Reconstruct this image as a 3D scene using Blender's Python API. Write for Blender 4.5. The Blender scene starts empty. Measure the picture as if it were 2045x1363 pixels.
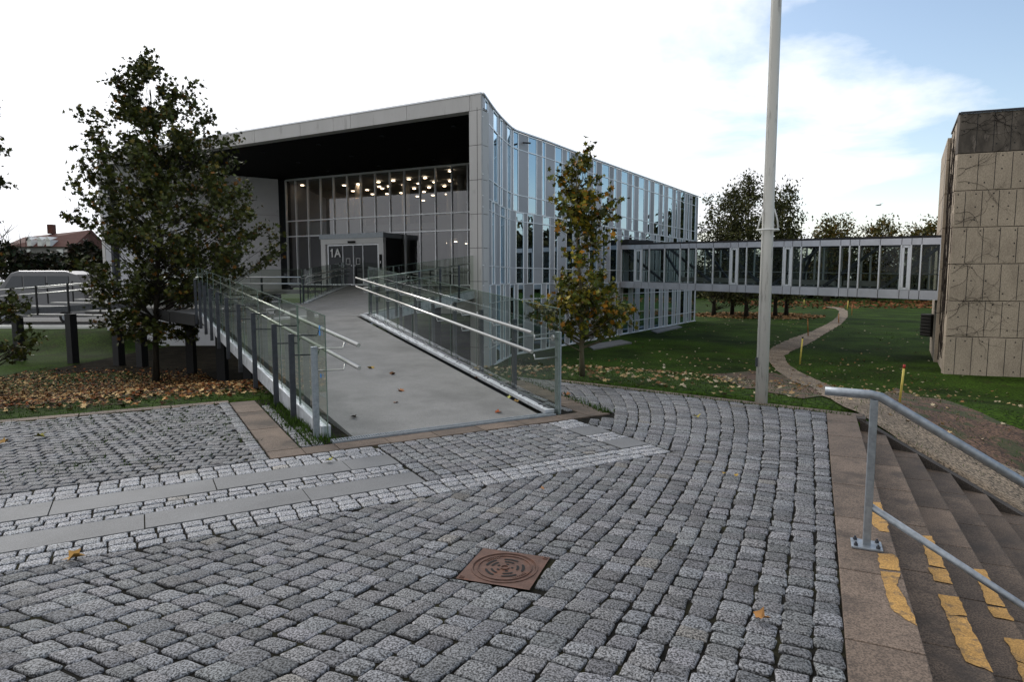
import bpy, math, random
from mathutils import Vector, Matrix, noise
R=math.radians; PI=math.pi
random.seed(7)
sc=bpy.context.scene
# ------------------------------------------------------------------ camera
F,H,CX,CY,ZC=1290.,556.,1022.5,681.5,1.65      # focal length in px, horizon row, image centre, eye height
TH=math.atan((CY-H)/F); c_,s_=math.cos(TH),math.sin(TH)
cam=bpy.data.cameras.new('camera'); co=bpy.data.objects.new('camera',cam); sc.collection.objects.link(co)
co.location=(0,0,ZC); co.rotation_euler=(PI/2-TH,0,0)
cam.sensor_width=36; cam.lens=36*F/2045; cam.clip_start=.05; cam.clip_end=3000
sc.camera=co
# ------------------------------------------------------------------ world, sun, exposure
SUN_AZ,SUN_EL=R(-38),R(30)                      # azimuth from +Y (negative = left)
w=bpy.data.worlds.new("World"); sc.world=w; w.use_nodes=True
nt=w.node_tree; nt.nodes.clear()
def N(t,**k):
    n=nt.nodes.new(t)
    for a,b in k.items(): setattr(n,a,b)
    return n
def Lk(a,b): nt.links.new(a,b)
def M(op,a,b=None,c=None,clamp=False):
    n=nt.nodes.new('ShaderNodeMath'); n.operation=op; n.use_clamp=clamp
    for i,v in enumerate((a,b,c)):
        if v is None: continue
        if isinstance(v,(int,float)): n.inputs[i].default_value=v
        else: nt.links.new(v,n.inputs[i])
    return n.outputs[0]
out=N('ShaderNodeOutputWorld'); bg=N('ShaderNodeBackground'); bg.inputs[1].default_value=.1
sky=N('ShaderNodeTexSky',sky_type='NISHITA',sun_disc=False,sun_elevation=SUN_EL,sun_rotation=SUN_AZ)
tc=N('ShaderNodeTexCoord'); sep=N('ShaderNodeSeparateXYZ'); Lk(tc.outputs['Generated'],sep.inputs[0])
X,Y_,Z=sep.outputs
# clouds on a high flat layer: direction / height
hz=M('ADD',M('MAXIMUM',Z,0.0),.13)
cv=N('ShaderNodeCombineXYZ'); Lk(M('DIVIDE',X,hz),cv.inputs[0]); Lk(M('DIVIDE',Y_,hz),cv.inputs[1])
n1=N('ShaderNodeTexNoise'); n1.inputs['Scale'].default_value=.95; n1.inputs['Detail'].default_value=8; n1.inputs['Roughness'].default_value=.55; n1.inputs['Distortion'].default_value=.35
Lk(cv.outputs[0],n1.inputs['Vector'])
n2=N('ShaderNodeTexNoise'); n2.inputs['Scale'].default_value=.9; n2.inputs['Detail'].default_value=6; n2.inputs['Roughness'].default_value=.5
off=N('ShaderNodeVectorMath',operation='ADD'); off.inputs[1].default_value=(7,3,1); Lk(cv.outputs[0],off.inputs[0]); Lk(off.outputs[0],n2.inputs['Vector'])
# sun-ward factor
dt=N('ShaderNodeVectorMath',operation='DOT_PRODUCT'); Lk(tc.outputs['Generated'],dt.inputs[0])
dt.inputs[1].default_value=(math.sin(SUN_AZ)*math.cos(SUN_EL),math.cos(SUN_AZ)*math.cos(SUN_EL),math.sin(SUN_EL))
sunw=dt.outputs['Value']
# how open the cloud deck is: closed to the left, open to the right
cover=M('ADD',M('MULTIPLY',X,-1.25),.50)
cover=M('ADD',cover,M('MULTIPLY',M('SUBTRACT',0.1,Y_,clamp=True),.5))
mask=M('MULTIPLY',M('ADD',M('SUBTRACT',n1.outputs['Fac'],.5),M('MULTIPLY',cover,.55)),6.0)
mask=M('ADD',mask,.42,clamp=True)
hzm=M('MULTIPLY',M('SUBTRACT',.16,Z,clamp=True),5.0)   # pale near the horizon
mask=M('MAXIMUM',mask,M('MINIMUM',hzm,.75))
br=M('MULTIPLY_ADD',sunw,6.0,5.2)                       # cloud brightness, before the 0.1 strength
br=M('MAXIMUM',br,4.4)
br=M('MULTIPLY',br,M('MULTIPLY_ADD',n2.outputs['Fac'],.45,.86))
lift=M('MULTIPLY',M('MAXIMUM',X,0),3.6); br=M('ADD',br,lift)
cc=N('ShaderNodeCombineColor'); Lk(M('MULTIPLY',br,.97),cc.inputs[0]); Lk(M('MULTIPLY',br,.985),cc.inputs[1]); Lk(M('MULTIPLY',br,1.02),cc.inputs[2])
skm=N('ShaderNodeVectorMath',operation='MULTIPLY'); skm.inputs[1].default_value=(1.75,1.65,1.55); Lk(sky.outputs[0],skm.inputs[0])
mx=N('ShaderNodeMix',data_type='RGBA'); Lk(mask,mx.inputs['Factor']); Lk(skm.outputs[0],mx.inputs[6]); Lk(cc.outputs[0],mx.inputs[7])
Lk(mx.outputs[2],bg.inputs[0]); Lk(bg.outputs[0],out.inputs[0])
sl=bpy.data.lights.new('sun','SUN'); sl.energy=1.1; sl.angle=R(12); sl.color=(1,.96,.9)
so=bpy.data.objects.new('sun',sl); sc.collection.objects.link(so)
so.rotation_euler=(PI/2-SUN_EL,0,PI-SUN_AZ)
sd=Vector((math.sin(SUN_AZ)*math.cos(SUN_EL),math.cos(SUN_AZ)*math.cos(SUN_EL),math.sin(SUN_EL)))
so.rotation_euler=(sd).to_track_quat('Z','Y').to_euler()
sc.view_settings.view_transform='Standard'; sc.view_settings.look='None'; sc.view_settings.gamma=1; sc.view_settings.exposure=.30
# ------------------------------------------------------------------ pixel -> place helpers
def ray(px,py):
    a=(px-CX)/F; b=(CY-py)/F
    return Vector((a,c_+b*s_,-s_+b*c_))
def G(px,py,z=0.):
    r=ray(px,py); t=(z-ZC)/r.z
    return Vector((r.x*t,r.y*t,z))
def YP(px,py,y):
    r=ray(px,py); t=y/r.y
    return Vector((r.x*t,y,ZC+r.z*t))
def on_line(px,A,B,z=3.):
    """plan position where the sight plane of column px meets the plan line A-B at height z"""
    lo,hi=-3.,5.
    def f(t):
        p=A+(B-A)*t; dz=z-ZC; d=p[1]*c_-dz*s_
        return CX+F*p[0]/d-px
    # linear enough: secant
    t0,t1=0.,1.
    for _ in range(12):
        f0,f1=f(t0),f(t1)
        if abs(f1-f0)<1e-9: break
        t0,t1=t1,t1-f1*(t1-t0)/(f1-f0)
    return t1
V=Vector
# ------------------------------------------------------------------ mesh builder
C=sc.collection
class MB:
    def __init__(s): s.v=[];s.f=[];s.c=[];s.sm=[]
    def add(s,vs,fs,col=None,smooth=False):
        o=len(s.v); s.v+=[tuple(v) for v in vs]; s.f+=[tuple(i+o for i in f) for f in fs]
        s.sm+=[smooth]*len(fs)
        if col is not None or s.c:
            while len(s.c)<o: s.c.append((1,1,1,1))
            if col is None: col=(1,1,1)
            if isinstance(col[0],(int,float)): s.c+=[(col[0],col[1],col[2],1)]*len(vs)
            else: s.c+=[(k[0],k[1],k[2],1) for k in col]
        return s
    def box(s,c,size,rot=0,col=None):
        x,y,z=size[0]/2,size[1]/2,size[2]/2; ca,sa=math.cos(rot),math.sin(rot)
        vs=[(c[0]+a*x*ca-b*y*sa,c[1]+a*x*sa+b*y*ca,c[2]+d*z) for d in(-1,1) for a,b in((-1,-1),(1,-1),(1,1),(-1,1))]
        return s.add(vs,[(3,2,1,0),(4,5,6,7),(0,1,5,4),(1,2,6,5),(2,3,7,6),(3,0,4,7)],col)
    def prism(s,poly,z0,z1,col=None):
        """poly: list of (x,y) or (x,y,z-offset); z0/z1 scalar or lists"""
        n=len(poly); a=0
        for i in range(n):
            p,q=poly[i],poly[(i+1)%n]; a+=p[0]*q[1]-q[0]*p[1]
        if a<0:
            poly=list(reversed(poly))
            if hasattr(z0,'__len__'): z0=list(reversed(z0))
            if hasattr(z1,'__len__'): z1=list(reversed(z1))
        g=lambda z,i: z[i] if hasattr(z,'__len__') else z
        vs=[(poly[i][0],poly[i][1],g(z0,i)) for i in range(n)]+[(poly[i][0],poly[i][1],g(z1,i)) for i in range(n)]
        fs=[tuple(range(n-1,-1,-1)),tuple(range(n,2*n))]+[(i,(i+1)%n,n+(i+1)%n,n+i) for i in range(n)]
        return s.add(vs,fs,col)
    def bar(s,a,b,w,h=None,up=(0,0,1),col=None):
        """rectangular bar from a to b, w wide, h high"""
        h=h or w; a,b=V(a),V(b); d=(b-a).normalized(); up=V(up)
        if abs(d.dot(up))>.98: up=V((0,1,0))
        sd=d.cross(up).normalized(); u=sd.cross(d).normalized()
        vs=[p+sd*(i*w/2)+u*(j*h/2) for p in(a,b) for i,j in((-1,-1),(1,-1),(1,1),(-1,1))]
        return s.add(vs,[(3,2,1,0),(4,5,6,7),(0,1,5,4),(1,2,6,5),(2,3,7,6),(3,0,4,7)],col)
    def tube(s,pts,r,n=8,col=None,caps=True):
        pts=[V(p) for p in pts]; rs=r if hasattr(r,'__len__') else [r]*len(pts)
        vs=[];fs=[]; pu=None
        for i,p in enumerate(pts):
            d=(pts[min(i+1,len(pts)-1)]-pts[max(i-1,0)])
            d=d.normalized() if d.length>1e-9 else V((0,0,1))
            if pu is None:
                pu=V((0,0,1)) if abs(d.z)<.9 else V((1,0,0))
            x=d.cross(pu).normalized(); pu=x.cross(d).normalized()
            for k in range(n):
                a=2*PI*k/n; vs.append(p+x*(math.cos(a)*rs[i])+pu*(math.sin(a)*rs[i]))
        for i in range(len(pts)-1):
            for k in range(n):
                fs.append((i*n+k,(i+1)*n+k,(i+1)*n+(k+1)%n,i*n+(k+1)%n))
        o=len(s.f)
        s.add(vs,fs,col,True)
        if caps:
            b=len(s.v)-len(vs); s.f+=[tuple(b+k for k in range(n)),tuple(b+len(vs)-n+k for k in range(n-1,-1,-1))]; s.sm+=[False,False]
        return s
    def disc(s,c,nrm,r,n=12,th=.0,col=None):
        nrm=V(nrm).normalized(); x=nrm.orthogonal().normalized(); y=nrm.cross(x); c=V(c)
        vs=[c+x*(math.cos(2*PI*k/n)*r)+y*(math.sin(2*PI*k/n)*r)+nrm*(th) for k in range(n)]
        if th:
            vs+=[v-nrm*th for v in vs]
            return s.add(vs,[tuple(range(n))]+[((k+1)%n,k,n+k,n+(k+1)%n) for k in range(n)],col)
        return s.add(vs,[tuple(range(n))],col)
    def build(s,name,mat,parent=None,bevel=0):
        me=bpy.data.meshes.new(name); me.from_pydata(s.v,[],s.f); me.update()
        me.polygons.foreach_set('use_smooth',s.sm)
        if s.c:
            while len(s.c)<len(s.v): s.c.append((1,1,1,1))
            at=me.color_attributes.new('Col','FLOAT_COLOR','POINT')
            at.data.foreach_set('color',[k for q in s.c for k in q])
        me.materials.append(mat)
        o=bpy.data.objects.new(name,me); C.objects.link(o)
        if parent: o.parent=parent; o.matrix_parent_inverse=Matrix.Translation(parent.location).inverted()
        if bevel:
            m=o.modifiers.new('bevel','BEVEL'); m.width=bevel; m.segments=2; m.limit_method='ANGLE'
        return o
def tag(o,label=None,cat=None,group=None,kind=None):
    if label: o['label']=label
    if cat: o['category']=cat
    if group: o['group']=group
    if kind: o['kind']=kind
    return o
def thing(name,label,cat,loc=(0,0,0),group=None):
    o=bpy.data.objects.new(name,None); C.objects.link(o); o.location=loc; o.empty_display_size=.2
    return tag(o,label,cat,group)
def struct(name,mb,m): return tag(mb.build(name,m),kind='structure')
# ------------------------------------------------------------------ materials
def mat(name,col=(.5,.5,.5),rough=.6,metal=0.,var=.0,vs=3.,bump=0.,bs=30.,vcol=False,speck=0.,spscale=200.,spec=.5,stain=None,stretch=(1,1,1)):
    m=bpy.data.materials.new(name); m.use_nodes=True; t=m.node_tree; p=t.nodes['Principled BSDF']
    p.inputs['Roughness'].default_value=rough; p.inputs['Metallic'].default_value=metal; p.inputs['Specular IOR Level'].default_value=spec
    tcn=t.nodes.new('ShaderNodeTexCoord'); mp=t.nodes.new('ShaderNodeMapping'); mp.inputs['Scale'].default_value=stretch
    t.links.new(tcn.outputs['Object'],mp.inputs[0]); vec=mp.outputs[0]
    def noi(scale,detail=4,rg=.6):
        n=t.nodes.new('ShaderNodeTexNoise'); n.inputs['Scale'].default_value=scale; n.inputs['Detail'].default_value=detail; n.inputs['Roughness'].default_value=rg
        t.links.new(vec,n.inputs['Vector']); return n.outputs['Fac']
    def mul(a,b):
        x=t.nodes.new('ShaderNodeMix'); x.data_type='RGBA'; x.blend_type='MULTIPLY'; x.inputs[0].default_value=1
        t.links.new(a,x.inputs[6]); t.links.new(b,x.inputs[7]); return x.outputs[2]
    def ramp(fac,a,b,lo,hi):
        r=t.nodes.new('ShaderNodeMapRange'); r.inputs[1].default_value=a; r.inputs[2].default_value=b; r.inputs[3].default_value=lo; r.inputs[4].default_value=hi
        t.links.new(fac,r.inputs[0]); cb=t.nodes.new('ShaderNodeCombineColor')
        for i in range(3): t.links.new(r.outputs[0],cb.inputs[i])
        return cb.outputs[0]
    rgb=t.nodes.new('ShaderNodeRGB'); rgb.outputs[0].default_value=(*col,1); cur=rgb.outputs[0]
    if vcol:
        a=t.nodes.new('ShaderNodeVertexColor'); a.layer_name='Col'; cur=mul(cur,a.outputs[0])
    if var: cur=mul(cur,ramp(noi(vs),.3,.7,1-var,1+var))
    if speck: cur=mul(cur,ramp(noi(spscale,1.5,.7),.40,.60,1-speck,1+speck))
    if stain:
        x=t.nodes.new('ShaderNodeMix'); x.data_type='RGBA'; x.inputs[7].default_value=(*stain[0],1)
        r=t.nodes.new('ShaderNodeMapRange'); r.inputs[1].default_value=stain[2]; r.inputs[2].default_value=stain[2]+stain[3]; r.inputs[4].default_value=stain[4] if len(stain)>4 else 1
        t.links.new(noi(stain[1],5,.65),r.inputs[0]); t.links.new(r.outputs[0],x.inputs[0]); t.links.new(cur,x.inputs[6]); cur=x.outputs[2]
    t.links.new(cur,p.inputs['Base Color'])
    if bump:
        b=t.nodes.new('ShaderNodeBump'); b.inputs['Strength'].default_value=bump; b.inputs['Distance'].default_value=.01
        t.links.new(noi(bs,5,.65),b.inputs['Height']); t.links.new(b.outputs[0],p.inputs['Normal'])
    return m
def glassmat(name,refl=.5,tint=(.1,.1,.1),transp=0.,gl=(.9,.95,1),rough=.0,fres=.0):
    """coated glass: a mirror layer over either a dark interior or a see-through pane"""
    m=bpy.data.materials.new(name); m.use_nodes=True; t=m.node_tree; t.nodes.clear()
    o=t.nodes.new('ShaderNodeOutputMaterial'); g=t.nodes.new('ShaderNodeBsdfGlossy'); g.inputs['Color'].default_value=(*gl,1); g.inputs['Roughness'].default_value=rough
    if transp: d=t.nodes.new('ShaderNodeBsdfTransparent'); d.inputs[0].default_value=(*tint,1)
    else: d=t.nodes.new('ShaderNodeBsdfDiffuse'); d.inputs[0].default_value=(*tint,1)
    x=t.nodes.new('ShaderNodeMixShader')
    ge=t.nodes.new('ShaderNodeNewGeometry'); vd=t.nodes.new('ShaderNodeVectorMath'); vd.operation='DOT_PRODUCT'
    t.links.new(ge.outputs['Incoming'],vd.inputs[0]); t.links.new(ge.outputs['Normal'],vd.inputs[1])
    def mm(op,a,b=None,c=None):
        n=t.nodes.new('ShaderNodeMath'); n.operation=op; n.use_clamp=(op=='MULTIPLY_ADD')
        for i,v in enumerate((a,b,c)):
            if v is None: continue
            if isinstance(v,(int,float)): n.inputs[i].default_value=v
            else: t.links.new(v,n.inputs[i])
        return n
    ma=mm('MULTIPLY_ADD',mm('POWER',mm('SUBTRACT',1,mm('ABSOLUTE',vd.outputs['Value']).outputs[0]).outputs[0],5).outputs[0],.85,refl+.04)
    t.links.new(ma.outputs[0],x.inputs[0])
    t.links.new(d.outputs[0],x.inputs[1]); t.links.new(g.outputs[0],x.inputs[2]); t.links.new(x.outputs[0],o.inputs[0])
    return m
def emis(name,col,st):
    m=bpy.data.materials.new(name); m.use_nodes=True; t=m.node_tree; p=t.nodes['Principled BSDF']
    p.inputs['Base Color'].default_value=(*col,1); p.inputs['Emission Color'].default_value=(*col,1); p.inputs['Emission Strength'].default_value=st
    return m
m_cob=mat('granite cobble',(1,1,1),.72,spec=.35,vcol=True,speck=.8,spscale=105,bump=.7,bs=50)
m_joint=mat('joint sand',(.012,.011,.009),.95,spec=.08,var=.6,vs=14,bump=.5,bs=60,stain=((.034,.032,.014),2.2,.5,.12,.8))
m_slab=mat('grey granite slab',(.145,.147,.15),.7,var=.15,vs=2,speck=.25,spscale=190,bump=.2,bs=90,stain=((.11,.11,.11),1.3,.52,.2,.6))
m_brown=mat('brown concrete slab',(1,1,1),.85,vcol=True,var=.22,vs=3,speck=.4,spscale=120,bump=.4,bs=80,stain=((.045,.034,.026),2.4,.5,.16,.75))
m_deck=mat('ramp asphalt',(.20,.197,.19),.85,var=.14,vs=2.2,speck=.22,spscale=130,bump=.25,bs=120,stain=((.10,.10,.096),.8,.5,.22,.75))
m_galv=mat('galvanised steel',(.30,.33,.36),.45,.6,var=.22,vs=25,bump=.05,bs=40)
m_galvd=mat('dark painted steel',(.055,.06,.072),.5,.4,var=.25,vs=12)
m_steel=mat('brushed stainless rail',(.56,.56,.54),.34,.95,var=.06,vs=20)
m_white=mat('white metal strip',(.55,.57,.6),.5,.3,var=.15,vs=9,stain=((.25,.26,.27),6,.55,.1,.7))
m_alu=mat('aluminium cladding',(.42,.42,.43),.48,.25,vcol=True,var=.05,vs=1.2)
m_aluf=mat('aluminium frame',(.82,.84,.87),.35,.4)
m_fascia=mat('grey fascia panel',(.52,.51,.50),.6,.1,var=.08,vs=1.5,stain=((.26,.25,.24),3,.58,.1,.5),stretch=(1,1,.25))
m_seam=mat('dark seam',(.02,.02,.02),.8)
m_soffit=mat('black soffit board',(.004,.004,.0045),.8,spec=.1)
m_wallw=mat('pale rendered wall',(.74,.74,.77),.75,var=.07,vs=.8,stain=((.4,.4,.4),1.6,.6,.1,.4))
m_dark=mat('dark recess',(.012,.012,.013),.7)
m_floor=mat('interior floor',(.06,.06,.06),.6)
m_intw=mat('interior white',(.5,.5,.48),.7)
m_gwin=glassmat('facade glass',.52,(.006,.007,.008),gl=(.66,.84,.97))
m_gcur=glassmat('curtain glass',.10,(.62,.63,.64),1,rough=0,gl=(.9,.9,.92))
m_grail=glassmat('railing glass',.015,(.70,.75,.68),1)
m_gbr=glassmat('bridge glass',-.02,(.58,.63,.60),1)
m_tread=mat('pale stair tread',(.36,.36,.35),.7,var=.2,vs=3)
m_vang=glassmat('van glass',.06,(.01,.012,.014))
m_roof=mat('roof felt',(.02,.02,.022),.8)
m_conc=mat('board marked concrete',(.41,.335,.255),.9,var=.14,vs=.9,speck=.14,spscale=45,bump=.4,bs=30,stain=((.17,.13,.095),1.5,.52,.2,.5),stretch=(1,1,.45))
m_concd=mat('weather stained concrete',(.12,.10,.082),.9,var=.5,vs=2.2,bump=.5,bs=30,stain=((.24,.2,.17),4,.56,.08,.7),stretch=(1,1,.4))
m_step=mat('stone step',(1,1,1),.85,vcol=True,var=.35,vs=2.5,speck=.45,spscale=110,bump=.4,bs=70,stain=((.045,.035,.028),3,.52,.16,.8))
m_yel=mat('yellow paint',(.42,.235,.065),.8,var=.25,vs=8,speck=.25,spscale=110,bump=.4,bs=70,stain=((.13,.09,.05),16,.53,.12,.85))
m_iron=mat('rusted cast iron',(.115,.062,.045),.7,.35,var=.3,vs=14,bump=.5,bs=90,stain=((.15,.055,.025),9,.55,.12,.6))
m_black=mat('black',(.004,.004,.004),.9)
m_lawn=mat('lawn',(.021,.042,.003),.95,spec=.08,var=.6,vs=.45,speck=.6,spscale=18,bump=.9,bs=25,stain=((.030,.026,.010),1.1,.56,.12,.6))
m_gravel=mat('gravel path',(.19,.145,.10),.95,var=.3,vs=1.2,speck=.65,spscale=28,bump=.8,bs=35,stain=((.09,.065,.045),.9,.5,.15,.7))
m_dirt=mat('bare soil',(.09,.05,.03),.95,var=.5,vs=3,speck=.6,spscale=25,bump=.8,bs=30,stain=((.03,.045,.01),2.5,.5,.08,.8))
m_road=mat('road asphalt',(.10,.10,.10),.9,var=.15,vs=1)
m_leafl=mat('litter leaf',(1,1,1),.8,vcol=True,spec=.12)
m_leaf=mat('tree leaf',(1,1,1),.55,vcol=True,spec=.18)
m_bark=mat('bark',(.035,.03,.024),.9,spec=.1,var=.4,vs=8,bump=.8,bs=25,stretch=(1,1,.3))
m_barkl=mat('pale bark',(.10,.085,.05),.9,var=.4,vs=8,bump=.5,bs=25,stretch=(1,1,.3))
m_pole=mat('weathered white pole',(.62,.61,.565),.55,.0,var=.12,vs=3,stain=((.25,.24,.22),14,.56,.12,.8),stretch=(1,1,.16))
m_tile=mat('red roof tile',(.09,.03,.02),.85,var=.3,vs=3)
m_brickw=mat('pale far wall',(.22,.21,.2),.85,var=.3,vs=.6)
m_stake=mat('yellow stake paint',(.6,.48,.10),.6,var=.2,vs=14)
m_stakeo=mat('orange stake paint',(.42,.17,.04),.6,var=.2,vs=14)
m_red=mat('red cap',(.4,.03,.02),.6); m_whitep=mat('white paint',(.75,.75,.72),.6)
m_van=mat('silver car paint',(.20,.20,.21),.35,.6); m_tyre=mat('tyre rubber',(.02,.02,.02),.9)
m_blue=mat('blue sticker print',(.02,.2,.55),.5)
m_lamp=emis('lit ceiling lamp',(1,.80,.58),6)
m_sign=mat('white lettering',(.85,.85,.85),.5)
m_grass=mat('grass blade',(1,1,1),.8,vcol=True,spec=.12)
m_vine=mat('dry vine stem',(.03,.022,.018),.95)
# ------------------------------------------------------------------ plaza frame: a along the paving bands, o towards the building
UA=V((.866,.5)); UO=V((-.5,.866))
def AO(a,o): return V((UA.x*a+UO.x*o,UA.y*a+UO.y*o))
def toAO(p): return p[0]*UA.x+p[1]*UA.y, p[0]*UO.x+p[1]*UO.y
SE=V((.424,.906)).normalized(); SN=V((SE.y,-SE.x)); P0=V((4.21,7.8))   # stair edge: along, down; its far end
def WV(wd,v): return P0+SN*wd+SE*v
plaza=[AO(-16,9.42),AO(1.29,9.30),V((.16,10.5)),V((.72,10.55)),V((4.21,7.85)),WV(0,-9.5),V((-4,-3)),V((-16,-3))]
def sdist(p,poly):
    """signed distance, positive outside"""
    d=1e9; ins=False; n=len(poly)
    for i in range(n):
        a,b=poly[i],poly[(i+1)%n]; ab=b-a; t=max(0,min(1,(p-a).dot(ab)/ab.length_squared)); d=min(d,(p-a-ab*t).length)
        if (a.y>p.y)!=(b.y>p.y) and p.x<(b.x-a.x)*(p.y-a.y)/(b.y-a.y)+a.x: ins=not ins
    return -d if ins else d
def sm(t): t=max(0,min(1,t)); return t*t*(3-2*t)
def terrain_z(x,y):
    p=V((x,y)); s=sdist(p,plaza); d=p-P0; wd=d.dot(SN); v=d.dot(SE)
    if s<-.12: return -.45
    z=-.015-1.6*sm(max(s,0)/15)**.85 if s>0 else -.015
    if wd>0:
        line=-.30-.43*wd
        if v<line-.06 and wd<9.5: return -3.2 if wd<4.6 else min(z,-1.6)
        zs=-1.6*min(1,(max(0,wd)/3.1)) - .0
        k=sm((v-line)/6.)
        z=min(z,zs*(1-k)+z*k) if v>line else min(z,-1.6)
    if x<-17 and y>28: z+=.75*sm((y-28)/3.)*sm((-17-x)/2.)
    z+=.03*noise.noise(V((x*.35,y*.35,0)))*min(1,max(s,0)/2)
    if y>60: z-=.25*sm((y-60)/40)
    return z
def TP(px,py,lift=0.):
    """place on the terrain seen at a pixel"""
    r=ray(px,py); t=3.; pz=None
    while t<220:
        p=V((0,0,ZC))+r*t
        if p.z<terrain_z(p.x,p.y)+lift: break
        t*=1.01
    lo,hi=t/1.01,t
    for _ in range(10):
        m_=(lo+hi)/2; p=V((0,0,ZC))+r*m_
        if p.z<terrain_z(p.x,p.y)+lift: hi=m_
        else: lo=m_
    p=V((0,0,ZC))+r*hi
    return V((p.x,p.y,terrain_z(p.x,p.y)))
# ------------------------------------------------------------------ ground
mb=MB()
def axis(l):
    o=[]; 
    for a,b,s in l:
        k=a
        while k<b-1e-6: o.append(k); k+=s
    return o
xs=axis([(-400,-80,40),(-80,-30,6),(-30,-14,1),(-14,9,.3),(9,20,.6),(20,40,2),(40,100,8),(100,420,40)])
ys=axis([(-60,-5,10),(-5,3,1),(3,18,.3),(18,34,.7),(34,60,2),(60,140,8),(140,900,60)])
vs=[(x,y,terrain_z(x,y)) for y in ys for x in xs]; nx=len(xs)
fs=[(j*nx+i,j*nx+i+1,(j+1)*nx+i+1,(j+1)*nx+i) for j in range(len(ys)-1) for i in range(nx-1)]
mb.add(vs,fs,None,True); struct('lawn',mb,m_lawn)
def inpoly(x,y,poly):
    ins=False; n=len(poly)
    for i in range(n):
        a,b=poly[i],poly[(i+1)%n]
        if (a[1]>y)!=(b[1]>y) and x<(b[0]-a[0])*(y-a[1])/(b[1]-a[1])+a[0]: ins=not ins
    return ins
def drape(strip,lift,nsub=6):
    """strip: list of (left,right) plan points -> sheet lying on the terrain"""
    m=MB(); rows=[]
    fine=[]
    for i in range(len(strip)-1):
        (a,b),(c,d)=strip[i],strip[i+1]; k=max(1,int(max((a-c).length,(b-d).length)/.35))
        for j in range(k): fine.append((a.lerp(c,j/k),b.lerp(d,j/k)))
    fine.append(strip[-1]); vs=[]
    fine=[(l+(l-q_)*.10*noise.noise(V((l.x*2.3,l.y*2.3,1))),q_+(q_-l)*.10*noise.noise(V((q_.x*2.3,q_.y*2.3,5)))) for l,q_ in fine]
    for l,r in fine:
        for k in range(nsub+1):
            p=l.lerp(r,k/nsub); vs.append((p.x,p.y,terrain_z(p.x,p.y)+lift))
    n=nsub+1; fs=[(j*n+i,j*n+i+1,(j+1)*n+i+1,(j+1)*n+i) for j in range(len(fine)-1) for i in range(nsub)]
    return m.add(vs,fs,None,True)
def T2(px,py): p=TP(px,py); return V((p.x,p.y))
path_px=[((1648,614),(1655,613)),((1668,617),(1682,615)),((1676,622),(1693,622)),((1672,634),(1693,634)),((1655,646),(1680,648)),((1620,663),(1650,666)),
 ((1580,677),(1620,685)),((1545,693),(1583,701)),((1532,705),(1566,712)),((1534,722),(1572,727)),((1552,742),(1605,748)),((1590,765),(1652,768)),((1640,793),(1715,793)),((1705,829),(1800,828)),((1790,876),(1880,868)),((1880,935),(1960,912)),((1965,985),(2045,950)),((2060,1045),(2150,1010))]
pst=[(T2(*a),T2(*b)) for a,b in path_px]
struct('gravel_path',drape(pst,.022),m_gravel)
dirt_px=[((1405,748),(1500,742)),((1440,760),(1545,745)),((1490,776),(1580,755)),((1545,788),(1620,775)),((1605,798),(1650,792))]
struct('soil_patch',drape([(T2(*a),T2(*b)) for a,b in dirt_px],.012),m_dirt)
dirt2=[((1720,790),(1790,775)),((1800,828),(1900,805)),((1880,868),(1990,842)),((1960,912),(2100,885)),((2045,950),(2200,925))]
struct('soil_bank',drape([(T2(*a),T2(*b)) for a,b in dirt2],.012),m_dirt)
m_shade=mat('painted shade ground',(.018,.015,.010),.97,var=.5,vs=2,speck=.5,spscale=25,bump=.8,bs=25,spec=.05)
struct('shade_under_bridge',drape([(V((-16.5,22.6)),V((-16.5,30.9))),(V((-12,21.8)),V((-12,30.9))),(V((-9.5,18.5)),V((-9.,31))),(V((-7.5,14.5)),V((-4,31))),(V((-5.6,12)),V((-1.5,21.6)))],.012,10),m_shade)  # near-black shade beneath landing and bridge, put into the ground colour
# road at the far left with its white kerb
mb=MB(); zr=-.86
mb.prism([(-60,32.6),(-20.9,32.6),(-20.9,60),(-60,60)],zr-.1,zr+.02); struct('road',mb,m_road)
mb=MB(); mb.prism([(-60,32.2),(-20.9,32.2),(-20.9,32.6),(-60,32.6)],zr-.3,zr+.14); struct('road_kerb',mb,m_whitep)
# sand bed under the stones
mb=MB(); mb.prism([tuple(p) for p in plaza],-.14,-.013); struct('paving_bed',mb,m_joint)
# ------------------------------------------------------------------ cobbles
def clip(poly,nx_,ny_,d):
    """keep nx*x+ny*y<=d"""
    o=[]
    for i in range(len(poly)):
        a,b=poly[i],poly[(i+1)%len(poly)]; fa=nx_*a[0]+ny_*a[1]-d; fb=nx_*b[0]+ny_*b[1]-d
        if fa<=0: o.append(a)
        if fa*fb<0: t=fa/(fa-fb); o.append((a[0]+(b[0]-a[0])*t,a[1]+(b[1]-a[1])*t))
    return o
def area(p): return .5*sum(p[i][0]*p[(i+1)%len(p)][1]-p[(i+1)%len(p)][0]*p[i][1] for i in range(len(p)))
def inset(poly,d):
    n=len(poly); o=[]
    for i in range(n):
        a,b,c=V(poly[i-1]),V(poly[i]),V(poly[(i+1)%n])
        e1=(b-a);e2=(c-b)
        if e1.length<1e-6 or e2.length<1e-6: continue
        e1.normalize();e2.normalize(); n1=V((-e1.y,e1.x));n2=V((-e2.y,e2.x)); k=n1+n2
        if k.length<1e-4: continue
        k=k/max(.35,k.dot(n1)) if k.dot(n1)>0 else n1
        o.append(b+k*d)
    return o
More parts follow.
